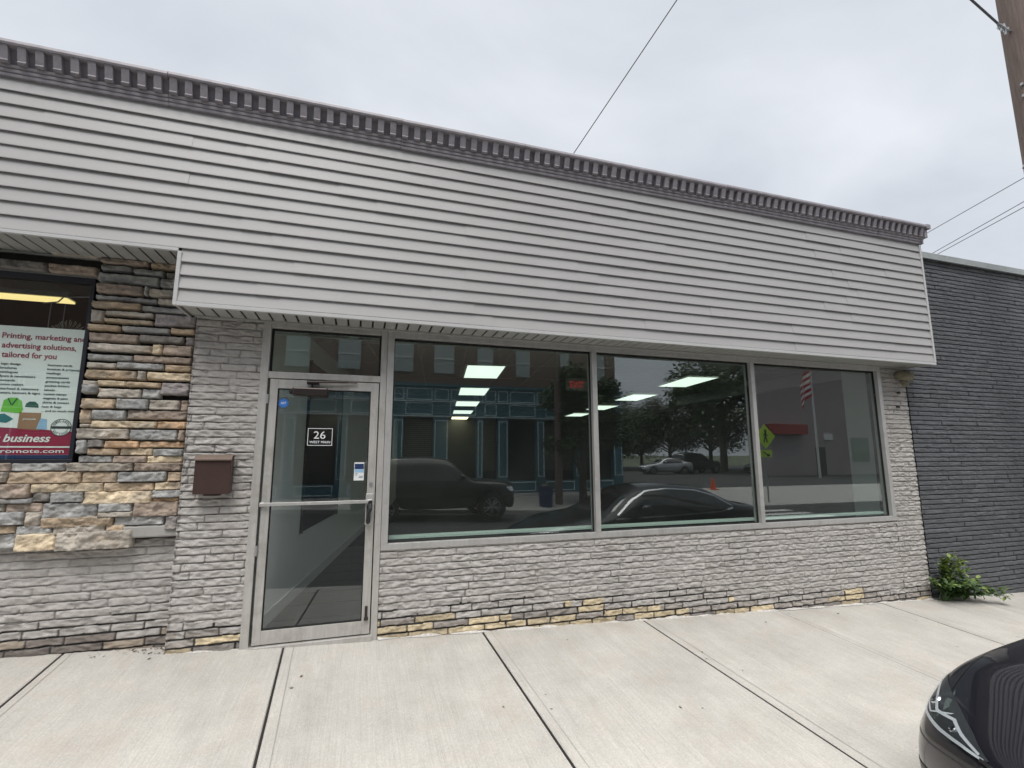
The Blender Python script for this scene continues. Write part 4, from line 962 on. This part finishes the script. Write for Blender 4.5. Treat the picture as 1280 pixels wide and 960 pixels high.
    for s in (1,-1):
        if kind=='sedan':
            dirL=lambda p,s=s: (Vector((1.6,0,.70))-Vector((p[0],p[1]*.0,p[2])) if False else Vector((1.0,-s*.75,0)))
            org=lambda y,z: (-.6-abs(0),s*(y+.55),z)
            # lens outline in slanted coordinates: q = y + .75*x
            def o(x,y,z): P=Vector((x,s*y,z)); return P-Vector((1.0,-s*.75,0))*.9
            top=[o(.10,.44,.662),o(.20,.56,.70),o(.33,.68,.727),o(.50,.80,.748),o(.70,.91,.765)]
            bot=[o(.10,.46,.650),o(.15,.56,.645),o(.24,.68,.635),o(.38,.82,.635),o(.58,.93,.690)]
            hl,_=patch('headlight','lampinner',top,bot,lambda p:Vector((1,-s*.75,0)),.003,30,8)
            for nm,ll,tt,m_ in (('chrome_edge',[o(.10,.46,.650),o(.15,.56,.646),o(.24,.68,.637),o(.38,.82,.637),o(.58,.93,.691)],[o(.10,.46,.658),o(.15,.56,.656),o(.24,.68,.649),o(.38,.82,.648),o(.58,.93,.700)],'lampedge'),
                            ('chrome_edge',[o(.12,.48,.658),o(.20,.58,.672),o(.27,.65,.690),o(.36,.74,.672),o(.50,.86,.712),o(.62,.91,.74)],[o(.12,.48,.665),o(.20,.58,.681),o(.27,.65,.699),o(.36,.74,.683),o(.50,.86,.723),o(.62,.91,.751)],'lampedge'),('inner_strip',[o(.30,.68,.70),o(.36,.78,.655),o(.46,.86,.665),o(.58,.91,.715)],[o(.30,.68,.706),o(.36,.78,.662),o(.46,.86,.672),o(.58,.91,.722)],'lampedge')):
                patch(nm,m_,tt,ll,lambda p:Vector((1,-s*.75,0)),.007,30,1,hl)
            for (a,b,z,r) in ((.42,.82,.692,.030),(.24,.62,.672,.018)):
                q=MB(); h,nn=hit(o(a,b,z),(1,-s*.75,0))
                if h is not None: q.tube([h-nn*.004,h+nn*.006,h+nn*.009],[r,r*.9,r*.8],20,False); q.build('lamp_ring','chrome',hl,smooth=True); q=MB(); q.tube([h-nn*.002,h+nn*.004,h+nn*.007],[r*.8,r*.65,.002],20); q.build('projector_lamp','carglass',hl,smooth=True)
            patch('lens','lens',top,bot,lambda p:Vector((1,-s*.75,0)),.010,24,6,hl)
            patch('fog_recess','plastic',[o(.10,.60,.42),o(.20,.74,.43),o(.36,.88,.42)],[o(.10,.62,.28),o(.20,.74,.27),o(.34,.88,.28)],lambda p:Vector((1,-s*.75,0)),.004,14,4)
            patch('bumper_crease','plastic',[o(.06,.35,.600),o(.14,.56,.585),o(.26,.70,.565),o(.44,.86,.565),o(.66,.95,.64)],[o(.06,.35,.594),o(.14,.56,.579),o(.26,.70,.559),o(.44,.86,.559),o(.66,.95,.634)],lambda p:Vector((1,-s*.75,0)),.002,30,1)
            # hood shut line from lamp back
            patch('hood_gap','black',[(.30,s*.66,1.6),(.50,s*.77,1.6),(.9,s*.825,1.6),(1.4,s*.80,1.6)],[(.30,s*.654,1.6),(.50,s*.764,1.6),(.9,s*.819,1.6),(1.4,s*.794,1.6)],lambda p:Vector((0,0,-1)),.002,30,1)
            door_lines=[1.62,2.83,3.62]; dz0,dz1=.34,.90; hz=.80
            # daylight opening chrome
            patch('window_trim','chrome',[(1.62,s*1.5,.925),(2.8,s*1.5,.945),(3.7,s*1.5,.975),(4.0,s*1.5,1.03)],[(1.62,s*1.5,.900),(2.8,s*1.5,.920),(3.7,s*1.5,.950),(4.0,s*1.5,1.005)],lambda p:Vector((0,-s,0)),.004,30,1)
            patch('window_trim','chrome',[(1.66,s*1.5,.975),(2.0,s*1.5,1.20),(2.35,s*1.5,1.345),(2.8,s*1.5,1.375),(3.4,s*1.5,1.335),(3.8,s*1.5,1.22),(4.02,s*1.5,1.05)],[(1.69,s*1.5,.965),(2.02,s*1.5,1.18),(2.36,s*1.5,1.325),(2.8,s*1.5,1.355),(3.38,s*1.5,1.315),(3.77,s*1.5,1.21),(3.99,s*1.5,1.05)],lambda p:Vector((0,-s,0)),.005,40,1)
        else:
            def o2(x,y,z): return Vector((x,s*y,z))-Vector((1.0,-s*.75,0))*.9
            hl,_=patch('headlight','chrome',[o2(.05,.60,.93),o2(.2,.84,.96),o2(.42,.96,.97)],[o2(.05,.62,.82),o2(.2,.85,.82),o2(.42,.97,.86)],lambda p:Vector((1,-s*.75,0)),.006,16,5)
            door_lines=[1.60,2.89,3.75]; dz0,dz1=.46,1.10; hz=1.0
        for x in door_lines:
            patch('door_gap','black',[(x,s*1.5,dz1),(x+.0,s*1.5,dz1)],[(x+.006,s*1.5,dz1),(x+.006,s*1.5,dz0)],lambda p:Vector((0,-s,0)),.002,1,10) if False else patch('door_gap','black',[(x,s*1.5,dz1),(x+.007,s*1.5,dz1)],[(x,s*1.5,dz0),(x+.007,s*1.5,dz0)],lambda p:Vector((0,-s,0)),.002,1,10)
        for x in (2.52,3.42):
            h,nn=hit((x,s*1.5,hz),(0,-s,0))
            if h is not None: q=MB(); q.tube([h+nn*.01,h+nn*.03+Vector((.03,0,0)),h+nn*.03+Vector((.17,0,0)),h+nn*.01+Vector((.2,0,0))],.012,8); q.build('door_handle',paint,root,smooth=True)
        q=MB(); mxx,mz=(2.12,1.02) if kind=='sedan' else (1.85,1.22)
        q.tube([(mxx,s*(hw+.02),mz),(mxx-.02,s*(hw+.06),mz+.03),(mxx-.03,s*(hw+.10),mz+.05),(mxx-.02,s*(hw+.17),mz+.05),(mxx,s*(hw+.19),mz+.045)],[.02,.045,.08,.075,.04],12); q.build('wing_mirror',paint,root,smooth=True)
        for wx in (fx_,rx_):
            wheel(root,wx,s*(hw-.125),wr,.22,s)
            q=MB(); # dark wheel well
            q.tube([(wx,s*(hw-.30),wr+.02),(wx,s*(hw-.02),wr+.02)],wr*1.10,28,False); q.build('wheel_well','plastic',root)
            q=MB(); vs_=[]
        h1=[(.0,-.4,0)]
    # grille
    if kind=='sedan':
        patch('grille','plastic',[(-.5,-.44,.635),(-.5,-.2,.62),(-.5,.2,.62),(-.5,.44,.635)],[(-.5,-.62,.25),(-.5,-.3,.24),(-.5,.3,.24),(-.5,.62,.25)],lambda p:Vector((1,0,0)),.004,20,12)
        for zz in (.30,.37,.44,.51,.58):
            w=.60-(zz-.25)*.45; patch('grille_bar','plastic',[(-.5,-w,zz+.010),(-.5,0,zz+.010),(-.5,w,zz+.010)],[(-.5,-w,zz),(-.5,0,zz),(-.5,w,zz)],lambda p:Vector((1,0,0)),.014,16,1)
        patch('chrome_strip','chrome',[(-.5,-.45,.655),(-.5,0,.648),(-.5,.45,.655)],[(-.5,-.45,.643),(-.5,0,.638),(-.5,.45,.643)],lambda p:Vector((1,0,0)),.008,20,1)
        zt0,zt1=.78,.88
    else:
        patch('grille','chrome',[(-.5,-.55,.93),(-.5,.55,.93)],[(-.5,-.5,.62),(-.5,.5,.62)],lambda p:Vector((1,0,0)),.006,14,6); zt0,zt1=.82,1.0
    for s in (1,-1):
        patch('tail_light',mat('tail_red',(.3,.01,.01),.2) if 'tail_red' not in bpy.data.materials else bpy.data.materials['tail_red'],[(6,s*.5,zt1),(6,s*.84,zt1)],[(6,s*.5,zt0),(6,s*.84,zt0)],lambda p:Vector((-1,0,0)),.005,8,4) if False else None
    return root
M['tailred']=mat('tail_red',(.3,.01,.01),.2)
sedan=make_car('parked_sedan','glossy black sedan parked at the near curb, its front corner and headlight at lower right','sedan','carpaint')
sedan.location=(2.47,-3.45,zroad(4.5)+.015); 
suv=make_car('parked_suv','dark SUV parked across the street in front of the blue shop','suv','greypaint')
suv.location=(4.75,-10.45,zroad(2.5)); suv.rotation_euler=(0,0,math.pi)
def copytree(o,paint=None,parent=None):
    c=o.copy(); C.objects.link(c)
    if parent: c.parent=parent
    if paint and c.type=='MESH' and c.name.startswith(('body','door_handle','wing_mirror')):
        c.data=c.data.copy(); c.data.materials[0]=M[paint]
    for ch in list(o.children): copytree(ch,paint,c)
    return c
for (src,x,y,a,pt,lab) in ((sedan,23.6,-33,.2,'silverpaint','silver sedan in the far parking lot, left of the other parked cars'),(suv,32.6,-34.0,3.0,'greypaint','dark SUV in the middle of the far parking lot'),(sedan,33.0,-30.5,.1,'silverpaint','silver sedan at the right end of the far parking lot')):
    c=copytree(src,pt); c.location=(x,y,-.1); c.rotation_euler=(0,0,a); c['label']=lab; c['group']='cars in the far parking lot'

# ================================================================= ACROSS THE STREET
bs=thing('blue_shopfront_building','blue panelled timber shopfront with red brick upper floor across the street','building',(0,-16,-.1))
Y0=-16.0
pil=[(1.3,1.75),(3.0,3.65),(4.9,5.2),(5.85,6.35),(7.7,8.1),(9.6,10.1),(11.6,12.1),(-.9,-.45),(-2.9,-2.4),(-5,-4.5),(-7.2,-6.7),(-9.4,-8.9),(-11.8,-11.3)]
mb=MB(); mb.box(-14,12.1,Y0-.35,Y0-.02,3.2,4.5).box(-14,12.1,Y0-.35,Y0-.02,-.5,.42)
for a,b in pil: mb.box(a,b,Y0-.35,Y0,.42,3.2)
mb.box(12.0,12.1,-26,Y0-.36,-.5,4.5); mb.box(-14,12.15,Y0-.1,Y0+.12,4.5,4.62)
mb.build('timber_front','bluefront',bs)
mb=MB()
def fr_(a,b,c,d,t=.035,yy=Y0-.02):
    mb.box(a,b,yy,yy+.03,c,c+t).box(a,b,yy,yy+.03,d-t,d).box(a,a+t,yy,yy+.03,c+t,d-t).box(b-t,b,yy,yy+.03,c+t,d-t)
ps=sorted(pil)
for (a,b) in ps: fr_(a+.05,b-.05,.6,3.05,.03,Y0); fr_(a+.02,b-.02,3.92,4.42)
for (a,b),(c,d) in zip(ps[:-1],ps[1:]): fr_(b+.08,c-.08,3.92,4.42); fr_(b+.05,c-.05,3.28,3.8) ; fr_(b+.05,c-.05,-.02,.38)
mb.box(-14,12.1,Y0-.02,Y0+.05,3.84,3.88); mb.box(-14,12.1,Y0-.02,Y0+.04,3.2,3.24)
mb.build('panel_moulding','bluetrim',bs)
for i,((a,b),(c,d)) in enumerate(zip(ps[:-1],ps[1:])):
    w=box('shop_window','shopglass',(b,c,Y0-.33,Y0-.28,.42,3.2),bs,0)
    if i%2==0:
        s_=MB()
        for k in range(26): s_.box(b+.05,c-.05,Y0-.27,Y0-.255,.9+k*.085,.9+k*.085+.04)
        s_.build('blind','slat',w)
mb=MB().box(-14,12.0,-26,Y0-.3,4.62,10.2); mb.build('brick_wall','redbrick',bs)
for (a,b) in [(1.2,2.1),(3.0,3.9),(4.95,5.7),(6.8,7.5),(8.8,9.5),(10.6,11.4),(-1,-.1),(-3,-2.1),(-5.4,-4.5),(-8,-7.1)]:
    for z0,z1 in ((5.15,6.45),(7.8,9.2)):
        w=box('upper_window','sash',(a,b,Y0-.31,Y0-.25,z0,z1),bs,.01); box('sash_bar','base',(a,b,Y0-.25,Y0-.22,(z0+z1)/2-.03,(z0+z1)/2+.03),w,0)
mb=MB().box(-14.1,12.1,-26,Y0-.1,10.2,10.5); mb.build('roof_cornice','bluetrim',bs)
gb=thing('mauve_building','large mauve grey building with red awning and small white sign beyond the flagpole','building',(36,-26,-.1))
mb=MB().prism([(30.4,-26),(60,-26),(60,-40),(43,-40)],'z',-.3,9.0); mb.build('wall','grayred',gb)
box('awning','awning',(30.9,34.6,-26,-25.3,3.2,4.0),gb,.01); box('wall_sign','white',(37.0,37.9,-26,-25.9,2.8,3.3),gb,.01); box('parapet','coping',(30.4,60,-26.1,-25.9,9.0,9.3),gb,.01)
w=box('window','shopglass',(40,42,-26,-25.95,1,3),gb,0); w2=box('door','shopglass',(36,37,-26,-25.95,-.1,2.2),gb,0)
fp=thing('flagpole','tall white flagpole with a drooping striped flag','flagpole',(31.5,-22,-.1))
MB().tube([(31.5,-22,-.1),(31.5,-22,9.2)],[.09,.05],10).build('pole','whitepole',fp)
mb=MB();mw=MB()
for k in range(9):
    q=mb if k%2==0 else mw; dz=7.8-.22*k; vs=[]
    for i in range(9):
        u=i/8; vs+=[(31.45-1.1*u,-22+.12*math.sin(u*9),dz-.75*u*u-.3*u),(31.45-1.1*u,-22+.12*math.sin(u*9),dz-.22-.75*u*u-.3*u)]
    q.add(vs,[(2*i,2*i+2,2*i+3,2*i+1) for i in range(8)])
mb.build('flag','flagred',fp); mw.build('flag_stripe','white',fp)
cs=thing('crossing_sign','fluorescent yellow green pedestrian crossing sign with arrow plate on a steel post','sign',(17.0,-12.3,-.5))
MB().tube([(17,-12.3,-.6),(17,-12.3,2.9)],.035,8).build('post','galv',cs)
mb=MB().prism([(16.45,2.35),(17,1.82),(17.55,2.35),(17,2.88)],'y',-12.24,-12.22); mb.build('diamond_plate','flu',cs)
mb=MB().box(16.7,17.3,-12.24,-12.22,1.45,1.76); mb.build('arrow_plate','flu',cs)
mb=MB(); yv=-12.21
mb.tube([(17.02,yv,2.60),(17.02,yv+.004,2.60)],.06,12); mb.tube([(17.02,yv,2.54),(17.0,yv,2.34)],.035,6); mb.tube([(17.0,yv,2.34),(17.1,yv,2.1)],.024,6); mb.tube([(17.0,yv,2.34),(16.9,yv,2.1)],.024,6); mb.tube([(17.01,yv,2.5),(17.13,yv,2.38)],.018,6); mb.tube([(17.01,yv,2.5),(16.9,yv,2.38)],.018,6)
mb.build('walking_figure_symbol','black',cs)
mb=MB().tube([(16.8,yv,1.7),(17.15,yv,1.5)],.022,6); mb.tube([(17.15,yv,1.5),(17.15,yv,1.6)],.02,6); mb.tube([(17.15,yv,1.5),(17.03,yv,1.51)],.02,6); mb.build('arrow_symbol','black',cs)
cn=thing('traffic_cone','orange traffic cone standing by the far lot','traffic cone',(16.9,-15.6,-.2))
MB().tube([(16.9,-15.6,-.11),(16.9,-15.6,.45)],[.14,.03],16).build('cone','orange',cn); MB().box(16.7,17.1,-15.8,-15.4,-.16,-.11).build('foot','orange',cn)
lb=thing('litter_bin','dark blue litter bin on the far sidewalk beside the utility pole','bin',(6.7,-12.4,-.45))
mb=MB(); mb.tube([(6.7,-12.4,-.45),(6.7,-12.4,.42)],[.24,.28],16); mb.build('drum','navy',lb); MB().tube([(6.7,-12.4,.42),(6.7,-12.4,.5)],[.29,.2],16).build('hood','plastic',lb)
# debris on the walk
mb=MB(); rg=random.Random(9)
for k in range(60):
    x=rg.uniform(-1.9,-1.3) if k<42 else rg.uniform(-1.8,6); y=rg.uniform(-.05,.13) if k<42 else rg.uniform(-1.6,-.1)
    if k<42: x=-1.36-abs(rg.gauss(0,.2)); y=.13-abs(rg.gauss(0,.06))
    z=zsw(x,y)+.006; s=rg.uniform(.006,.016) if k<42 else rg.uniform(.008,.02); a=rg.uniform(0,6.28); d=Vector((math.cos(a),math.sin(a),.2))*s; e=Vector((-math.sin(a),math.cos(a),.1))*s*.5; c=Vector((x,y,z))
    mb.add([c-d,c+e,c+d,c-e],[(0,1,2,3)])
o=mb.build('leaf_litter','leafbrown'); meta(o,'bits of brown leaf litter scattered on the concrete by the wall','litter',kind='stuff')

# ================================================================= CAMERA, LIGHT, SKY
cam=bpy.data.cameras.new('camera'); co=bpy.data.objects.new('camera',cam); C.objects.link(co)
cam.sensor_width=36; cam.lens=600/1280*36; cam.clip_end=6000; cam.clip_start=.05
a,b,c=R(17.53),R(8.51),R(-.115)
d=Vector((math.sin(a)*math.cos(b),math.cos(a)*math.cos(b),math.sin(b))); rt=Vector((math.cos(a),-math.sin(a),0)); up=rt.cross(d)
r2=rt*math.cos(c)+up*math.sin(c); u2=-rt*math.sin(c)+up*math.cos(c)
mt=Matrix((r2,u2,-d)).transposed().to_4x4(); mt.translation=Vector((0,-4.57,1.53)); co.matrix_world=mt
SC.camera=co
EL,AZ=58,R(200)   # soft overcast sun high over the street
sl=bpy.data.lights.new('sun','SUN'); sl.energy=1.7; sl.angle=R(28); sl.color=(1,.97,.93); so_=bpy.data.objects.new('sun',sl); C.objects.link(so_)
sv=Vector((math.sin(AZ)*math.cos(R(EL)),math.cos(AZ)*math.cos(R(EL)),math.sin(R(EL))))
so_.rotation_euler=sv.to_track_quat('Z','Y').to_euler()
w=bpy.data.worlds.new('World'); SC.world=w; w.use_nodes=True; N=w.node_tree.nodes; L=w.node_tree.links; bg=N['Background']; bg.inputs[1].default_value=.1
sky=N.new('ShaderNodeTexSky'); sky.sky_type='NISHITA'; sky.sun_disc=False; sky.sun_elevation=R(EL); sky.sun_rotation=AZ
tc=N.new('ShaderNodeTexCoord'); sx=N.new('ShaderNodeSeparateXYZ'); L.new(tc.outputs['Generated'],sx.inputs[0])
def math_(op,a,b=None,v=None):
    m=N.new('ShaderNodeMath'); m.operation=op; L.new(a,m.inputs[0])
    if b is not None: L.new(b,m.inputs[1])
    elif v is not None: m.inputs[1].default_value=v
    return m.outputs[0]
zz=math_('ADD',math_('MAXIMUM',sx.outputs[2],v=0.),v=.25)
cx_=N.new('ShaderNodeCombineXYZ'); L.new(math_('DIVIDE',sx.outputs[0],zz),cx_.inputs[0]); L.new(math_('DIVIDE',sx.outputs[1],zz),cx_.inputs[1])
n1=N.new('ShaderNodeTexNoise'); n1.inputs['Scale'].default_value=1.15; n1.inputs['Detail'].default_value=6; n1.inputs['Roughness'].default_value=.5; n1.inputs['Distortion'].default_value=.4; L.new(cx_.outputs[0],n1.inputs[0])
cr=N.new('ShaderNodeValToRGB'); cr.color_ramp.elements[0].position=.36; cr.color_ramp.elements[0].color=(.61,.65,.71,1); cr.color_ramp.elements[1].position=.62; cr.color_ramp.elements[1].color=(.83,.865,.92,1); L.new(n1.outputs[0],cr.inputs[0])
gz=N.new('ShaderNodeMapRange'); gz.inputs[1].default_value=.76; gz.inputs[2].default_value=.95; gz.inputs[3].default_value=8.5; gz.inputs[4].default_value=46.; gz.interpolation_type='SMOOTHSTEP'; L.new(sx.outputs[2],gz.inputs[0])
hz=N.new('ShaderNodeMapRange'); hz.inputs[1].default_value=.76; hz.inputs[2].default_value=.85; L.new(sx.outputs[2],hz.inputs[0])
mw_=N.new('ShaderNodeMix'); mw_.data_type='RGBA'; L.new(hz.outputs[0],mw_.inputs[0]); L.new(cr.outputs[0],mw_.inputs[6]); mw_.inputs[7].default_value=(.74,.725,.70,1)
vm=N.new('ShaderNodeVectorMath'); vm.operation='SCALE'; L.new(mw_.outputs[2],vm.inputs[0]); L.new(gz.outputs[0],vm.inputs[3])
mixs=N.new('ShaderNodeMix'); mixs.data_type='RGBA'; mixs.inputs[0].default_value=.94; L.new(sky.outputs[0],mixs.inputs[6]); L.new(vm.outputs[0],mixs.inputs[7])
L.new(mixs.outputs[2],bg.inputs[0])
vs=SC.view_settings; vs.view_transform='Standard'; vs.look='None'; vs.gamma=1; vs.exposure=.3; vs.use_curve_mapping=False
SC.cycles.max_bounces=8; SC.cycles.transparent_max_bounces=16; SC.cycles.glossy_bounces=5
